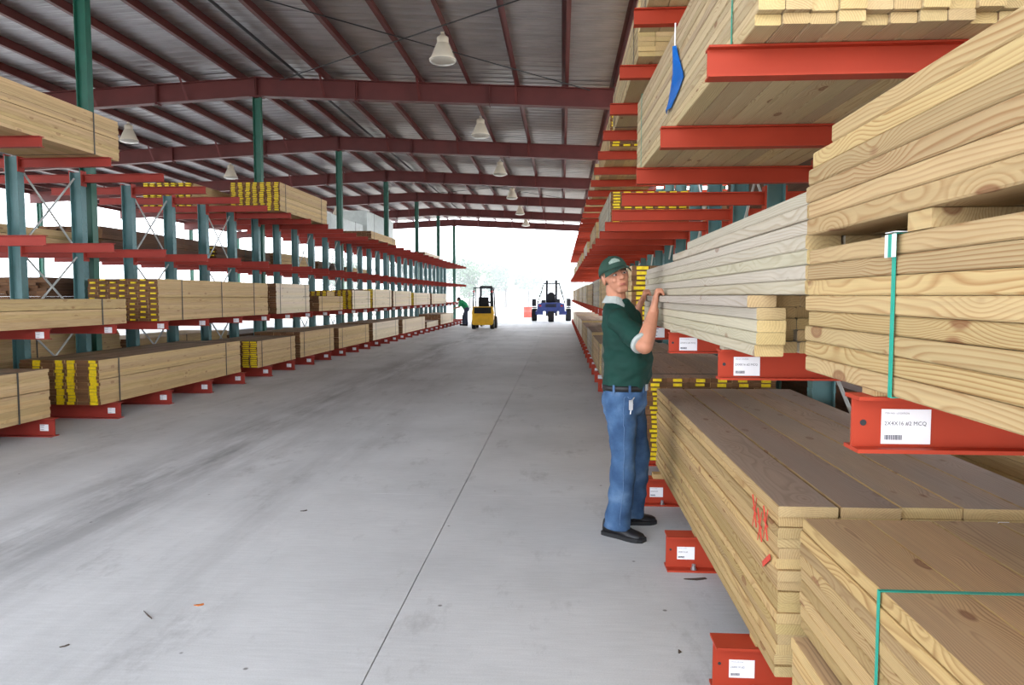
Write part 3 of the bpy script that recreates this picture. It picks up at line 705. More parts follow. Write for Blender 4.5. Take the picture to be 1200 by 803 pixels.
# ------------------------------------------------------------------ people
def remesh(mb, voxel, it=6, fac=.5):
    me = mb.mesh('tmp', []); o = bpy.data.objects.new('tmp', me); COL.objects.link(o)
    r = o.modifiers.new('r', 'REMESH'); r.mode = 'VOXEL'; r.voxel_size = voxel; r.use_smooth_shade = True
    if it: s_ = o.modifiers.new('s', 'SMOOTH'); s_.iterations = it; s_.factor = fac
    bpy.context.view_layer.update()
    out = bpy.data.meshes.new_from_object(o.evaluated_get(bpy.context.evaluated_depsgraph_get()))
    bpy.data.objects.remove(o); bpy.data.meshes.remove(me)
    out.polygons.foreach_set('use_smooth', [True] * len(out.polygons)); return out
def put(name, me, mat, parent, origin):
    me.name = name; me.materials.clear(); me.materials.append(mat)
    me.transform(Matrix.Translation(-Vector(origin))); return link(name, me, parent)
def folds(me, amp, fx, fy, fz, seed=0.0):
    me.update(); nn = [v.normal.copy() for v in me.vertices]
    for v, n_ in zip(me.vertices, nn):
        k = noise.noise(Vector((v.co.x * fx + seed, v.co.y * fy, v.co.z * fz))) + .5 * noise.noise(Vector((v.co.x * fx * 2.1, v.co.y * fy * 2.1 + seed, v.co.z * fz * 2.3)))
        v.co = v.co + n_ * (amp * k)
    me.update()
M['skin'] = simple('skin', (194, 134, 106), .5, var=.09, scale=14)
M['lips'] = simple('lips', (176, 104, 90), .5, var=.05)
M['hair'] = simple('short_hair', (104, 86, 70), .8, var=.2, scale=80)
M['polo'] = simple('green_polo', (14, 58, 49), .8, var=.1, scale=10, bump=.1)
M['trim'] = simple('grey_trim', (176, 182, 178), .8, var=.05, scale=40)
def denim():
    m, nt, p = new_mat('blue_denim'); L = nt.links; tc = N(nt, 'ShaderNodeTexCoord')
    no = N(nt, 'ShaderNodeTexNoise'); no.inputs['Scale'].default_value = 7; no.inputs['Detail'].default_value = 5; L.new(tc.outputs['Object'], no.inputs['Vector'])
    r = ramp_(nt, no.outputs[0], [(.3, lin((44, 68, 102))), (.55, lin((70, 98, 134))), (.75, lin((102, 128, 160)))])
    w = N(nt, 'ShaderNodeTexNoise'); w.inputs['Scale'].default_value = 300; L.new(tc.outputs['Object'], w.inputs['Vector'])
    rw = ramp_(nt, w.outputs[0], [(.3, g(.88)), (.7, g(1.08))]); c = mix_(nt, 1, r.outputs[0], rw.outputs[0], 'MULTIPLY')
    L.new(c, p.inputs['Base Color']); p.inputs['Roughness'].default_value = .85; p.inputs['Specular IOR Level'].default_value = .15
    return m
M['denim'] = denim()
M['stitch'] = simple('pale_stitching', (96, 124, 160), .8)
M['belt'] = simple('black_leather', (24, 24, 26), .45, var=.1)
M['shoe'] = simple('black_shoe', (34, 33, 36), .45, var=.12, scale=20)
M['cap'] = simple('green_cap', (42, 70, 58), .8, var=.1, scale=20)
M['patch'] = simple('cap_patch', (150, 166, 154), .8, var=.12, scale=120)
M['eye'] = simple('eye_white', (206, 200, 194), .3, var=.02)
M['iris'] = simple('iris', (42, 34, 30), .2, var=.02)

OR = (.42, 4.76, 0)
man = empty('person', OR); tag(man, 'man in green polo, jeans and green cap gripping lumber with both raised hands', 'person')
ang = math.radians(-20); FV = Vector((math.cos(ang), math.sin(ang), 0)); LV = Vector((-math.sin(ang), math.cos(ang), 0))
def tring(cx, cy, z, rf, rl, n=28, tilt=0.0):
    out = []
    for k in range(n):
        a = 2 * math.pi * k / n; cf, sl = math.cos(a), math.sin(a)
        q = 2.3; cf = math.copysign(abs(cf) ** (2/q), cf); sl = math.copysign(abs(sl) ** (2/q), sl)
        out.append(Vector((cx, cy, z)) + FV * rf * cf + LV * rl * sl + Vector((0, 0, tilt * cf * rf)))
    return out
TOR = [(.405, 4.74, .80, .10, .14), (.405, 4.74, .88, .130, .168), (.412, 4.74, .97, .128, .160), (.425, 4.74, 1.05, .143, .164), (.431, 4.735, 1.13, .150, .168),
       (.420, 4.735, 1.22, .142, .178), (.402, 4.73, 1.32, .126, .190), (.385, 4.73, 1.40, .108, .190), (.372, 4.725, 1.462, .090, .160), (.36, 4.72, 1.515, .066, .092)]
SR, ER, WR = (.352, 4.565, 1.405), (.487, 4.335, 1.258), (.548, 4.42, 1.462)
SL, EL, WL = (.452, 4.885, 1.405), (.505, 5.07, 1.205), (.520, 5.055, 1.455)
HC = Vector((.336, 4.682, 1.678))
HR = Matrix.Rotation(math.radians(-73), 3, 'Z') @ Matrix.Rotation(math.radians(-7), 3, 'Y') @ Matrix.Rotation(math.radians(14), 3, 'X')
def hp(x, y, z): return HC + HR @ Vector((x, y, z))
HIPR, KNR, ANR = (.378, 4.665, .885), (.398, 4.655, .50), (.362, 4.675, .08)
HIPL, KNL, ANL = (.440, 4.825, .885), (.515, 4.885, .48), (.478, 4.945, .08)

def hand(mb, w, side):
    """hand rising from the wrist, palm against the lumber (+x), fingers hooked over the board edge at z 1.5525"""
    w = Vector(w); s = side
    kn = Vector((.560, w.y + .022 * 1, 1.535)) if s > 0 else Vector((.556, w.y - .01, 1.535))
    for i in range(4):                      # palm rays + fingers
        oy = (-.036 + .0245 * i)
        base = Vector((kn.x, kn.y + oy, kn.z + (.004, .010, .007, -.004)[i]))
        mb.cap(w + Vector((0, oy * .55, .01)), base, .0225, .0155, 10, 3)
        Ls = (.040, .045, .042, .034)[i]
        if s < 0: Ls = (.034, .042, .045, .040)[i]
        k1 = base + Vector((.008, oy * .10, Ls * .92)); k2 = k1 + Vector((.024, 0, .002)); tip = k2 + Vector((.012, 0, -.020))
        mb.cap(base, k1, .0128, .0112, 10, 3); mb.cap(k1, k2, .0112, .0100, 10, 3); mb.cap(k2, tip, .0100, .0086, 10, 3)
    # thumb leaves the side of the palm near its base, on the side of the other hand
    tb = w + Vector((.004, .020 * s, .028)); t1 = tb + Vector((.010, .030 * s, .030)); t2 = t1 + Vector((.012, .010 * s, .028))
    mb.cap(tb, t1, .0175, .0130, 10, 3); mb.cap(t1, t2, .0130, .0100, 10, 3)

# body: one continuous skin surface
mb = MB(); mb.loft([tring(*r[:3], r[3] - .012, r[4] - .012) for r in TOR])
mb.cap((.36, 4.72, 1.46), (.338, 4.688, 1.60), .066, .060)
for S_, E_, W_, sd_ in ((SR, ER, WR, 1), (SL, EL, WL, -1)):
    mb.cap(S_, E_, .060, .050); m_ = Vector(E_).lerp(Vector(W_), .3); mb.cap(E_, m_, .049, .050); mb.cap(m_, W_, .050, .031)
    hand(mb, W_, sd_)
for H_, K_, A_ in ((HIPR, KNR, ANR), (HIPL, KNL, ANL)):
    mb.cap(H_, K_, .085, .056); m_ = Vector(K_).lerp(Vector(A_), .3); mb.cap(K_, m_, .054, .056); mb.cap(m_, A_, .056, .036)
mb.ell(hp(-.012, 0, .022), .100, .078, .100, HR); mb.ell(hp(.026, 0, -.040), .066, .063, .078, HR); mb.cap(hp(.058, -.016, -.096), hp(.058, .016, -.096), .023, .023)
mb.ell(hp(.070, 0, .018), .022, .052, .016, HR)                       # brow
mb.cap(hp(.088, 0, .012), hp(.108, 0, -.026), .010, .0135); 
for s in (-1, 1):
    mb.ell(hp(.102, .011*s, -.029), .010, .008, .007, HR); mb.ell(hp(.060, .036*s, -.030), .026, .022, .024, HR)
    mb.ell(hp(-.004, .080*s, -.012), .020, .009, .033, HR)
mb.cap(hp(.081, -.018, -.066), hp(.081, .018, -.066), .010, .010)
put('body', remesh(mb, .0048, 4), M['skin'], man, OR)
for s in (-1, 1):
    e = MB(); e.ell(hp(.080, .031*s, -.001), .011, .013, .0058, HR, 12, 8); put('eye', e.mesh('eye', M['eye'], True), M['eye'], man, OR)
    e = MB(); e.ell(hp(.0885, .029*s, -.001), .0045, .0058, .005, HR, 10, 6); put('iris', e.mesh('iris', M['iris'], True), M['iris'], man, OR)
    e = MB(); e.cap(hp(.091, .014*s, .019), hp(.080, .047*s, .017), .0042, .003, 8, 3); put('eyebrow', e.mesh('eyebrow', M['hair'], True), M['hair'], man, OR)
e = MB(); e.cap(hp(.0945, -.004, -.064), hp(.0865, .024, -.0615), .0030, .0020, 8, 3); e.cap(hp(.0945, .004, -.064), hp(.0865, -.024, -.0615), .0030, .0020, 8, 3); e.cap(hp(.0905, -.013, -.0705), hp(.0905, .013, -.0705), .0040, .0040, 8, 3)
put('lips', e.mesh('lips', M['lips'], True), M['lips'], man, OR)
e = MB(); rings = []
for i in range(7):                              # short hair below the cap, sides and back
    t = i / 6; z = -.058 + .085 * t; ring = []
    for k in range(33):
        a = math.radians(75) + math.radians(210) * k / 32
        kz = math.sqrt(max(.05, 1 - ((z - .022)/.106) ** 2)); gr = .0045 if i else 0.0
        ring.append(hp(-.012 + (.101 + gr) * kz * math.cos(a), (.079 + gr) * kz * math.sin(a), z))
    rings.append(ring)
for r0, r1 in zip(rings[:-1], rings[1:]):
    for k in range(32): e.quad([r0[k], r0[k+1], r1[k+1], r1[k]])
put('hair', e.mesh('hair', M['hair'], True), M['hair'], man, OR)
# cap
e = MB(); rings = []; NB = 40
for i in range(12):
    t = i / 11; th_ = t * math.pi / 2; rr_ = math.cos(th_); zz = math.sin(th_)
    rings.append([hp(-.014 + .113 * max(rr_, .01) * math.cos(2*math.pi*k/NB), .091 * max(rr_, .01) * math.sin(2*math.pi*k/NB), .026 + .016 * math.cos(2*math.pi*k/NB) * rr_ + .098 * zz) for k in range(NB)])
inner = [[p + (HC - p).normalized() * .004 for p in r] for r in rings[:1]]
e.loft(inner + rings, caps=False); e.quad(list(rings[-1])); capo = put('cap', e.mesh('cap', M['cap'], True), M['cap'], man, OR)
e = MB(); bt_ = []; bb_ = []
for j in range(6):
    row_t = []; row_b = []
    for k in range(17):
        a = math.radians(-62 + 124 * k / 16); u = j / 5
        x = -.014 + (.110 + .072 * u * math.cos(a * .9)) * math.cos(a); yv = (.089 + .012 * u) * math.sin(a); z = .030 - .012 * u - .030 * (abs(math.sin(a)) ** 2) * (.35 + u * .8) + .008
        row_t.append(hp(x, yv, z + .002)); row_b.append(hp(x, yv, z - .002))
    bt_.append(row_t); bb_.append(row_b)
for j in range(5):
    for k in range(16):
        e.quad([bt_[j][k], bt_[j][k+1], bt_[j+1][k+1], bt_[j+1][k]]); e.quad([bb_[j][k], bb_[j+1][k], bb_[j+1][k+1], bb_[j][k+1]])
for k in range(16): e.quad([bt_[5][k], bt_[5][k+1], bb_[5][k+1], bb_[5][k]])
for j in range(5):
    for k in (0, 16): e.quad([bt_[j][k], bt_[j+1][k], bb_[j+1][k], bb_[j][k]])
o = put('brim', e.mesh('brim', M['cap'], True), M['cap'], man, OR); o.parent = capo
e = MB(); P_ = []
def capsurf(a, th_, d=.0022): return hp(-.014 + (.113 + d) * math.cos(th_) * math.cos(a), (.091 + d) * math.cos(th_) * math.sin(a), .026 + .016 * math.cos(a) * math.cos(th_) + (.098 + d) * math.sin(th_))
def capq(a0, a1, t0, t1, d=.0022):
    e.quad([capsurf(a0, t0, d), capsurf(a1, t0, d), capsurf(a1, t1, d), capsurf(a0, t1, d)])
for i in range(10):                                   # embroidered badge: a low arch shape with a band under it
    for j in range(6):
        a0, a1 = -.42 + .84 * i / 10 - .18, -.42 + .84 * (i + 1) / 10 - .18; t0, t1 = .34 + .36 * j / 6, .34 + .36 * (j + 1) / 6
        am = ((a0 + a1) / 2 + .18) / .42; tm = ((t0 + t1) / 2 - .34) / .36
        if tm < math.sqrt(max(0, 1 - am * am)): capq(a0, a1, t0, t1)
o = put('badge', e.mesh('badge', M['patch']), M['patch'], man, OR); o.parent = capo
e = MB(); e.ell(hp(-.014, 0, .126), .008, .008, .005, HR, 10, 6); o = put('cap_button', e.mesh('cap_button', M['cap'], True), M['cap'], man, OR); o.parent = capo
# polo shirt
mb = MB(); mb.loft([tring(r[0], r[1], r[2], r[3] + .004, r[4] + .004) for r in [(.408, 4.74, .945, .128, .160)] + TOR[3:9]] + [tring(.356, 4.716, 1.525, .070, .080)])
SEND = []
for S_, E_ in ((SR, ER), (SL, EL)):
    S_ = Vector(S_); E_ = Vector(E_); e1 = S_.lerp(E_, .72); mb.cap(S_, e1, .072, .066, 16, 4); SEND.append((S_, E_, e1))
me = remesh(mb, .008, 5)
folds(me, .013, 8, 8, 13, 3.1); shirt = put('polo_shirt', me, M['polo'], man, OR)
for S_, E_, e1 in SEND:
    d = (E_ - S_).normalized(); e = MB(); a = e1 + d * .052; 
    e.tube([a - d * .012, a - d * .010, a + d * .010, a + d * .014], [.064, .0690, .0690, .062], 22); o = put('sleeve_band', e.mesh('sleeve_band', M['trim'], True), M['trim'], man, OR); o.parent = shirt
e = MB(); rings = []
cc = Vector((.350, 4.708, 1.508)); 
for k in range(29):                                   # fold-down collar, open at the throat
    a = math.radians(18 + 324 * k / 28); cf, sl = math.cos(a), math.sin(a); drop = .050 * max(0, cf) ** 2
    d_ = FV * cf * 1.0 + LV * sl; flare = .020 + .018 * max(0, cf)
    pt = cc + d_ * .067 + Vector((0, 0, .048 - drop * .9)); pb = cc + d_ * (.070 + flare + .012 * abs(sl)) + Vector((0, 0, -.002 - drop * 1.2)); pi = cc + d_ * .062 + Vector((0, 0, .02 - drop))
    rings.append((pi, pt, pb, pb - d_ * .006))
for r0, r1 in zip(rings[:-1], rings[1:]):
    for k in range(3): e.quad([r0[k], r1[k], r1[k+1], r0[k+1]])
o = put('collar', e.mesh('collar', M['trim'], True), M['trim'], man, OR); o.parent = shirt
# jeans
mb = MB(); mb.loft([tring(*q) for q in ((.405, 4.745, .79, .10, .145), (.403, 4.745, .86, .138, .175), (.406, 4.742, .92, .137, .172), (.411, 4.74, .975, .131, .164))])
mb.ell((.345, 4.70, .86), .078, .085, .11); mb.ell((.36, 4.80, .86), .075, .08, .11)
for H_, K_, A_ in ((HIPR, KNR, ANR), (HIPL, KNL, ANL)):
    H_, K_, A_ = Vector(H_), Vector(K_), Vector(A_); mb.cap(H_, K_, .102, .080, 20, 5); mb.tube([K_ + Vector((0, 0, .03)), K_ - Vector((0, 0, .03)), A_.lerp(K_, .12), A_ - Vector((0, 0, .02))], [.080, .080, .080, .086], 22)
me = remesh(mb, .009, 5); folds(me, .013, 7, 7, 11, 9.7); jeans = put('jeans', me, M['denim'], man, OR)
from mathutils.bvhtree import BVHTree
bvh = BVHTree.FromPolygons([v.co + Vector(OR) for v in me.vertices], [tuple(p.vertices) for p in me.polygons])
def snap(p, off=.001):
    q, n_, _, _ = bvh.find_nearest(Vector(p)); return q + n_ * off
e = MB()
e.tube([snap((.395 - .01 * t, 4.45, .945 - .84 * t)) for t in [k / 24 for k in range(25)]], .0022, 5)
e.tube([snap((.425 + .075 * t, 4.45 + .06 * t, .945 - .075 * math.sin(t * 1.7))) for t in [k / 10 for k in range(11)]], .0022, 5)
o = put('pocket_seam', e.mesh('pocket_seam', M['stitch']), M['stitch'], man, OR); o.parent = jeans
e = MB(); e.box(-.012, .012, -.006, .006, -.03, .03); e.tube([(0, -.004, .02), (.02, -.01, .05)], .004, 6); e.tube([(0, -.008, -.03), (-.004, -.012, -.055)], .004, 6); me = e.mesh('key_clip', M['bolt']); me.transform(Matrix.Translation((.432, 4.552, .875))); put('key_clip', me, M['bolt'], man, OR)
e = MB(); e.loft([tring(.411, 4.74, .952, .134, .167, 36), tring(.411, 4.74, .955, .139, .172, 36), tring(.411, 4.74, .983, .139, .172, 36), tring(.411, 4.74, .988, .134, .167, 36)]); belt = put('belt', e.mesh('belt', M['belt'], True), M['belt'], man, OR)
c_ = Vector((.411, 4.74, .969)) + FV * .141; e = MB(); e.obox(c_, FV * .004, LV * .024, Vector((0, 0, .02))); o = put('buckle', e.mesh('buckle', M['bolt']), M['bolt'], man, OR); o.parent = belt
for q in (-.35, -1.05, -1.75, .4):
    d_ = FV * math.cos(q) * .139 + LV * math.sin(q) * .172; e = MB(); dn = d_.normalized(); e.obox(Vector((.411, 4.74, .968)) + d_ * 1.02, dn * .003, dn.cross(Vector((0,0,1))) * .007, Vector((0, 0, .026))); o = put('belt_loop', e.mesh('belt_loop', M['denim']), M['denim'], man, OR); o.parent = belt
# shoes
def shoe(hx, hy, tx, ty):
    h = Vector((hx, hy, 0)); d = Vector((tx - hx, ty - hy, 0)); L = d.length; d.normalize(); w = Vector((-d.y, d.x, 0)); rings = []; sole = []
    st = [(0, .030, .105), (.05, .037, .118), (.22, .040, .122), (.40, .041, .112), (.52, .043, .090), (.66, .050, .066), (.82, .052, .056), (.93, .043, .050), (1.0, .022, .040)]
    for u, hw, top in st:
        c = h + d * L * u
        ring = []
        for k in range(14):
            a = math.pi * k / 13; ca, sa = math.cos(a), math.sin(a)
            ring.append(c + w * hw * math.copysign(abs(ca) ** .7, ca) + Vector((0, 0, .022 + (top - .022) * max(0, sa) ** .8)))
        rings.append(ring)
    e = MB(); e.loft(rings); s_ = put('shoe', e.mesh('shoe', M['shoe'], True), M['shoe'], man, OR)
    pl = [h + d * (L * u - (.006 if u == 0 else -.006 if u == 1 else 0)) + w * (hw + .006) for u, hw, _ in st] + [h + d * (L * u - (.006 if u == 0 else -.006 if u == 1 else 0)) - w * (hw + .006) for u, hw, _ in reversed(st)]
    e = MB(); e.loft([[p for p in pl], [p + Vector((0, 0, .026)) for p in pl]]); o = put('sole', e.mesh('sole', M['black']), M['black'], man, OR); o.parent = s_
    e = MB()
    for u in (.42, .49, .56):
        c = h + d * L * u; z = .113 - (u - .42) * .30; e.tube([c - w * .026 + Vector((0, 0, z - .012)), c + Vector((0, 0, z + .003)), c + w * .026 + Vector((0, 0, z - .012))], .0028, 5)
    o = put('laces', e.mesh('laces', M['black']), M['black'], man, OR); o.parent = s_
shoe(.288, 4.742, .522, 4.582); shoe(.372, 4.95, .645, 4.99)

# stooping worker far down the aisle
OW = (-5.0, 38.1, 0)
wk = empty('person', OW); tag(wk, 'far worker in green shirt and dark trousers stooping at the end of left rack', 'person')
M['gshirt'] = simple('bright_green_shirt', (30, 140, 90), .8); M['dtrouser'] = simple('dark_trousers', (58, 66, 84), .85)
def wp(x, y, z): return Vector(OW) + Vector((x, y, z))
mb = MB()
for s, kx in ((-1, .06), (1, -.12)):
    mb.cap(wp(.05, .11*s, .86), wp(kx, .12*s, .46), .085, .06); mb.cap(wp(kx, .12*s, .46), wp(kx + .02, .13*s, .07), .056, .038); mb.cap(wp(kx + .03, .13*s, .045), wp(kx - .15, .13*s, .035), .045, .035)
    mb.cap(wp(-.22, .19*s, 1.20), wp(-.34, .2*s, .98), .05, .042); mb.cap(wp(-.34, .2*s, .98), wp(-.55, .14*s, .92), .04, .03); mb.cap(wp(-.55, .14*s, .92), wp(-.63, .13*s, .90), .03, .02)
    for q in range(4): mb.cap(wp(-.62, .13*s + (q - 1.5)*.018, .90), wp(-.69, .13*s + (q - 1.5)*.02, .885), .010, .008, 8, 2)
mb.cap(wp(.05, 0, .90), wp(-.05, 0, 1.08), .135, .15); mb.cap(wp(-.05, 0, 1.08), wp(-.2, 0, 1.22), .15, .14); mb.cap(wp(-.24, 0, 1.27), wp(-.30, 0, 1.32), .055, .055)
mb.ell(wp(-.355, 0, 1.375), .10, .078, .115); mb.ell(wp(-.40, 0, 1.32), .06, .055, .06); mb.cap(wp(-.445, 0, 1.38), wp(-.465, 0, 1.35), .012, .015)
put('body', remesh(mb, .014, 3), M['skin'], wk, OW)
mb = MB(); mb.cap(wp(.045, 0, .90), wp(-.05, 0, 1.08), .155, .168); mb.cap(wp(-.05, 0, 1.08), wp(-.21, 0, 1.22), .168, .152)
for s in (-1, 1): mb.cap(wp(-.2, .17*s, 1.22), wp(-.30, .2*s, 1.06), .075, .066)
put('shirt', remesh(mb, .016, 3), M['gshirt'], wk, OW)
mb = MB(); mb.cap(wp(.06, -.05, .86), wp(.06, .05, .86), .15, .15)
for s, kx in ((-1, .06), (1, -.12)): mb.cap(wp(.05, .10*s, .84), wp(kx, .12*s, .46), .105, .082); mb.cap(wp(kx, .12*s, .46), wp(kx + .02, .13*s, .12), .08, .075)
put('trousers', remesh(mb, .016, 3), M['dtrouser'], wk, OW)
for s, kx in ((-1, .06), (1, -.12)):
    mb = MB(); mb.cap(wp(kx + .03, .13*s, .055), wp(kx - .17, .13*s, .045), .055, .045); put('shoe', mb.mesh('shoe', M['black'], True), M['black'], wk, OW)
mb = MB(); mb.ell(wp(-.340, 0, 1.395), .106, .084, .110); put('hair', remesh(mb, .014, 2), M['iris'], wk, OW)

# ------------------------------------------------------------------ vehicles at the far end
M['yel'] = simple('forklift_yellow', (232, 178, 28), .4, var=.06); M['blu'] = simple('forklift_blue', (62, 78, 140), .4, var=.08); M['glassr'] = simple('tail_lamp', (180, 40, 36), .3)
def wheel(parent, x, y, r, w, hub):
    e = MB(); e.lathe([(r*.55, -w/2), (r*.92, -w/2), (r, -w*.32), (r, w*.32), (r*.92, w/2), (r*.55, w/2)], (0, 0, 0), 22, axis='x'); t = e.build('wheel', M['black'], parent, False, (x, y, r))
    e = MB(); e.lathe([(0, -w*.42), (r*.55, -w*.42), (r*.55, w*.42), (0, w*.42)], (0, 0, 0), 16, axis='x'); e.build('hub', hub, t)
fk = empty('forklift', (-3.66, 34.6, 0)); tag(fk, 'yellow counterbalance forklift seen from behind, parked by the left rack', 'forklift')
e = MB(); e.prism([(-.50, .28), (-.44, .2), (.44, .2), (.50, .28), (.50, .72), (-.50, .72)], 'y', -.62, -.2); e.prism([(-.52, .72), (.52, .72), (.46, 1.06), (-.46, 1.06)], 'y', -.58, -.2); e.build('counterweight', M['yel'], fk)
e = MB()
for k in range(7): e.box(-.36, .36, -.64, -.60, .76 + .035*k, .782 + .035*k)
e.box(-.40, .40, -.60, -.575, .74, 1.02); e.build('grille', M['black'], fk)
e = MB(); e.box(-.45, .45, -.2, .75, .3, .62); e.box(-.4, .4, -.2, .4, .62, 1.05); e.build('chassis', M['yel'], fk)
e = MB(); e.box(-.24, .24, -.1, .32, 1.05, 1.16); e.box(-.24, .24, -.16, -.06, 1.12, 1.5); e.build('seat', M['black'], fk)
e = MB()
for s in (-1, 1): e.bar((.47*s, -.42, 1.0), (.43*s, -.3, 1.93), .05, .06); e.bar((.47*s, .75, .6), (.43*s, .45, 1.93), .05, .06); e.bar((.43*s, -.34, 1.93), (.43*s, .5, 1.93), .06, .05)
e.bar((-.45, -.32, 1.93), (.45, -.32, 1.93), .06, .05); e.bar((-.45, .48, 1.93), (.45, .48, 1.93), .06, .05)
for k in range(5): e.bar((-.3 + .15*k, -.32, 1.94), (-.3 + .15*k, .48, 1.94), .03, .03)
e.build('overhead_guard', M['dsteel'], fk)
e = MB()
for s in (-1, 1): e.box(.26*s - .05, .26*s + .05, .95, 1.08, .12, 2.0)
for z in (.4, 1.2, 1.95): e.box(-.3, .3, .97, 1.05, z, z + .09)
e.build('mast', M['dsteel'], fk)
e = MB(); e.box(-.5, .5, 1.09, 1.14, .2, .55); e.box(-.3, -.2, 1.14, 2.1, .06, .1); e.box(.2, .3, 1.14, 2.1, .06, .1); e.box(-.3, -.2, 1.14, 1.18, .1, .5); e.box(.2, .3, 1.14, 1.18, .1, .5); e.build('forks', M['dsteel'], fk)
e = MB(); e.tube([(0, .62, .75), (0, .48, 1.2)], .025, 8); e.lathe([(.15, 0), (.17, .012), (.15, .024), (.13, .012), (.15, 0)], (0, .47, 1.2), 18); e.build('steering_wheel', M['black'], fk)
e = MB(); e.box(-.47, -.38, -.44, -.40, 1.72, 1.8); e.box(.38, .47, -.44, -.40, 1.72, 1.8); e.build('rear_lamp', M['glassr'], fk)
for s in (-1, 1): wheel(fk, .43*s, -.38, .235, .18, M['yel']); wheel(fk, .45*s, .72, .30, .22, M['yel'])
mf = empty('truck_forklift', (-.62, 44.6, 0)); mf.scale = (1.07, 1.0, 1.03); tag(mf, 'blue three-wheeled truck-mounted forklift facing away at the shed end', 'forklift')
e = MB(); e.prism([(-.78, .62), (.78, .62), (.74, 1.05), (.5, 1.12), (-.5, 1.12), (-.74, 1.05)], 'y', -.9, .3); e.build('engine_cover', M['blu'], mf)
e = MB()
for k in range(5): e.box(-.30, .30, -.93, -.905, .86 + .04*k, .885 + .04*k)
e.build('rear_grille', M['dsteel'], mf)
e = MB()
for s in (-1, 1): e.box(.78*s - .09, .78*s + .09, -.5, 1.6, .42, .62); e.box(.62*s - .18, .62*s + .18, -.85, -.4, .42, .62)
e.box(-.3, .3, -.6, .2, .5, .62); e.build('frame', M['blu'], mf)
e = MB()
for s in (-1, 1):
    e = MB(); e.box(.98*s - .13, .98*s + .13, .5, 1.3, .78, .84); e.box(.99*s - .12, .99*s + .12, .48, .54, .9, 1.34); e.bar((.99*s, .51, .82), (.99*s, .51, .92), .03, .03); e.build('fender', M['dsteel'], mf)
e = MB()
for s in (-1, 1): e.box(.27*s - .065, .27*s + .065, .9, 1.02, .3, 2.45)
for z in (.5, 1.5, 2.22): e.box(-.33, .33, .92, 1.0, z, z + .08)
e.box(-.48, .48, .92, 1.0, 2.22, 2.29); e.build('mast', M['dsteel'], mf)
for s in (-1, 1):
    e = MB(); e.bar((.45*s, .95, 2.2), (.78*s, -.1, 1.05), .045, .045); e.build('stay', M['dsteel'], mf)
e = MB(); e.box(-.24, .24, -.1, .3, 1.12, 1.24); e.prism([(-.22, 1.2), (.22, 1.2), (.2, 1.6), (.1, 1.72), (-.1, 1.72), (-.2, 1.6)], 'y', -.16, -.06); e.build('seat', M['black'], mf)
e = MB(); e.box(-.55, -.32, -.5, -.2, 1.1, 1.28); e.box(.34, .5, -.5, -.2, 1.1, 1.34); e.build('tank', M['dsteel'], mf)
e = MB()
for s in (-1, 1): e.box(.6*s - .06, .6*s + .06, -.92, -.895, .9, .98)
e.build('rear_lamp', M['glassr'], mf)
wheel(mf, 0, -.62, .38, .34, M['blu'])
for s in (-1, 1): wheel(mf, .98*s, .9, .38, .32, M['blu'])

# ------------------------------------------------------------------ outdoors beyond the shed
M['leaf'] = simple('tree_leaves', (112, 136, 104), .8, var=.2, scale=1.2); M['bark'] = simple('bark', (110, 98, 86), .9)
def crown(seed, n, rx, rz):
    rr = random.Random(seed); e = MB(); cl = [(rr.uniform(-1, 1) * rx * .75, rr.uniform(-1, 1) * rx * .75, rr.uniform(-.9, .9) * rz, rr.uniform(.35, .6)) for _ in range(16)]
    for _ in range(n):
        cx, cy, cz, cr = rr.choice(cl); d = Vector((rr.gauss(0, 1), rr.gauss(0, 1), rr.gauss(0, 1))).normalized() * rr.uniform(.55, 1.0) * cr * rx
        p = Vector((cx, cy, cz)) + d; a = Vector((rr.gauss(0, 1), rr.gauss(0, 1), rr.gauss(0, 1))).normalized(); b_ = a.cross(Vector((rr.gauss(0, 1), rr.gauss(0, 1), rr.gauss(0, 1)))).normalized(); s = rr.uniform(.14, .26)
        e.quad([p - a * s, p + b_ * s * .55, p + a * s, p - b_ * s * .55])
    return e.mesh('foliage', M['leaf'])
CR = [crown(k, 2600, 2.6, 2.2) for k in range(3)]
tk = MB(); tk.tube([(0, 0, 0), (.05, 0, 1.4), (-.05, .05, 2.6), (.1, 0, 4.4)], [.22, .17, .14, .05], 8)
for k in range(5): tk.tube([(0, 0, 2.2 + .3*k), (1.3*math.cos(k*2.1), 1.3*math.sin(k*2.1), 3.6 + .35*k)], [.09, .03], 6)
TK = tk.mesh('trunk', M['bark'])
trees = [(-17, 104, 1.05), (-12.3, 98, 1.0), (-8.0, 106, 1.15), (-5.0, 112, .95), (1.2, 118, .85), (5.2, 112, 1.0), (-23, 110, 1.1), (11.5, 118, 1.05), (-30, 100, 1.1)]
tl = ['nearest the left rack end', 'above the yellow forklift', 'tallest, right of the yellow forklift', 'right of the tallest tree', 'small, left of the blue forklift', 'behind the blue forklift', 'hidden by the left rack end', 'right of the blue forklift', 'further left behind the rack']
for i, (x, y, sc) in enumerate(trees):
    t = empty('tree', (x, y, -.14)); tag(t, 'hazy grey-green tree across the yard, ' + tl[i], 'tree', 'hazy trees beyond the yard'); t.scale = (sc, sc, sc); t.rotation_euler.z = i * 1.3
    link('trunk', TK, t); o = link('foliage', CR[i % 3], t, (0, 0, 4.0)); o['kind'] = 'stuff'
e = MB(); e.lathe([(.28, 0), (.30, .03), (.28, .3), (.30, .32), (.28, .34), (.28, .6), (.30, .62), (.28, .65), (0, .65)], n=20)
o = e.build('steel_drum', simple('red_drum', (206, 84, 76), .5), None, True, (-2.65, 58, -.14)); o.scale = (1.2, 1.2, 1.3); tag(o, 'small washed-out red drum standing on the bright yard left of the blue forklift', 'drum')

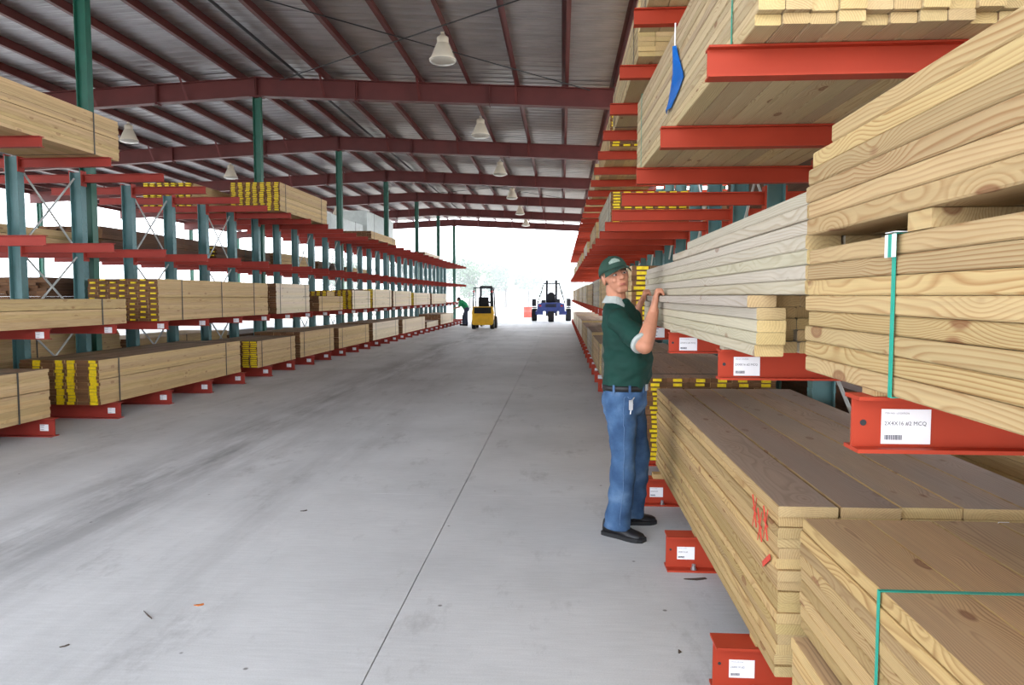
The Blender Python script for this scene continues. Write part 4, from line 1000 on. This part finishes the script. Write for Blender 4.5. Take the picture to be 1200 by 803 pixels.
# ------------------------------------------------------------------ litter on the slab
M['leafdry'] = simple('dry_leaf', (196, 112, 52), .8, var=.2, scale=40); M['chip'] = simple('bark_chip', (78, 66, 58), .9)
def litter(name, label, cat, x, y, L, w, rz, mat, h=.006):
    e = MB(); n = 8; up = []; lo = []
    for k in range(n):
        a = 2 * math.pi * k / n; r = 1 + .25 * math.sin(k * 2.3); up.append((math.cos(a) * L/2 * r, math.sin(a) * w/2 * r, h * (.6 + .4 * math.sin(k * 1.7)))); lo.append((math.cos(a) * L/2 * r * .9, math.sin(a) * w/2 * r * .9, 0))
    e.loft([lo, up]); o = e.build(name, mat, None, False, (x, y, 0)); o.rotation_euler.z = rz; tag(o, label, cat)
litter('dry_leaf', 'orange dry leaf lying on the near concrete floor', 'leaf', -1.81, 3.48, .05, .022, .2, M['leafdry'])
litter('bark_chip', 'dark bark sliver on the near left concrete', 'debris', -2.19, 3.02, .04, .012, .7, M['chip'])
litter('wood_splinter', 'long thin wood splinter left of the orange leaf', 'debris', -2.0, 3.35, .13, .006, -.75, M['chip'])
litter('bark_sliver', 'dark streak of bark on the floor between the two nearest right rack bases', 'debris', .74, 3.99, .13, .03, .1, M['chip'])
litter('bark_piece', 'dark bark piece on the floor beside the nearest right rack base', 'debris', .52, 3.15, .03, .015, 1.4, M['chip'])
litter('wood_chip', 'small dark wood chip in the middle of the left lane', 'debris', -1.85, 5.1, .05, .02, .4, M['chip'])

# ------------------------------------------------------------------ haze over the yard
hz = MB(); hz.box(-52, 26, 82, 126, -.13, 8.6); hzm = bpy.data.materials.new('yard_haze'); hzm.use_nodes = True; nt = hzm.node_tree
nt.nodes.remove(nt.nodes['Principled BSDF']); vs = nt.nodes.new('ShaderNodeVolumeScatter'); vs.inputs['Density'].default_value = .024; vs.inputs['Color'].default_value = (.96, .98, 1, 1)
nt.links.new(vs.outputs[0], nt.nodes['Material Output'].inputs['Volume'])
hzo = hz.build('haze', hzm); tag(hzo, 'bright humid haze hanging over the yard beyond the shed', 'haze', kind='stuff')
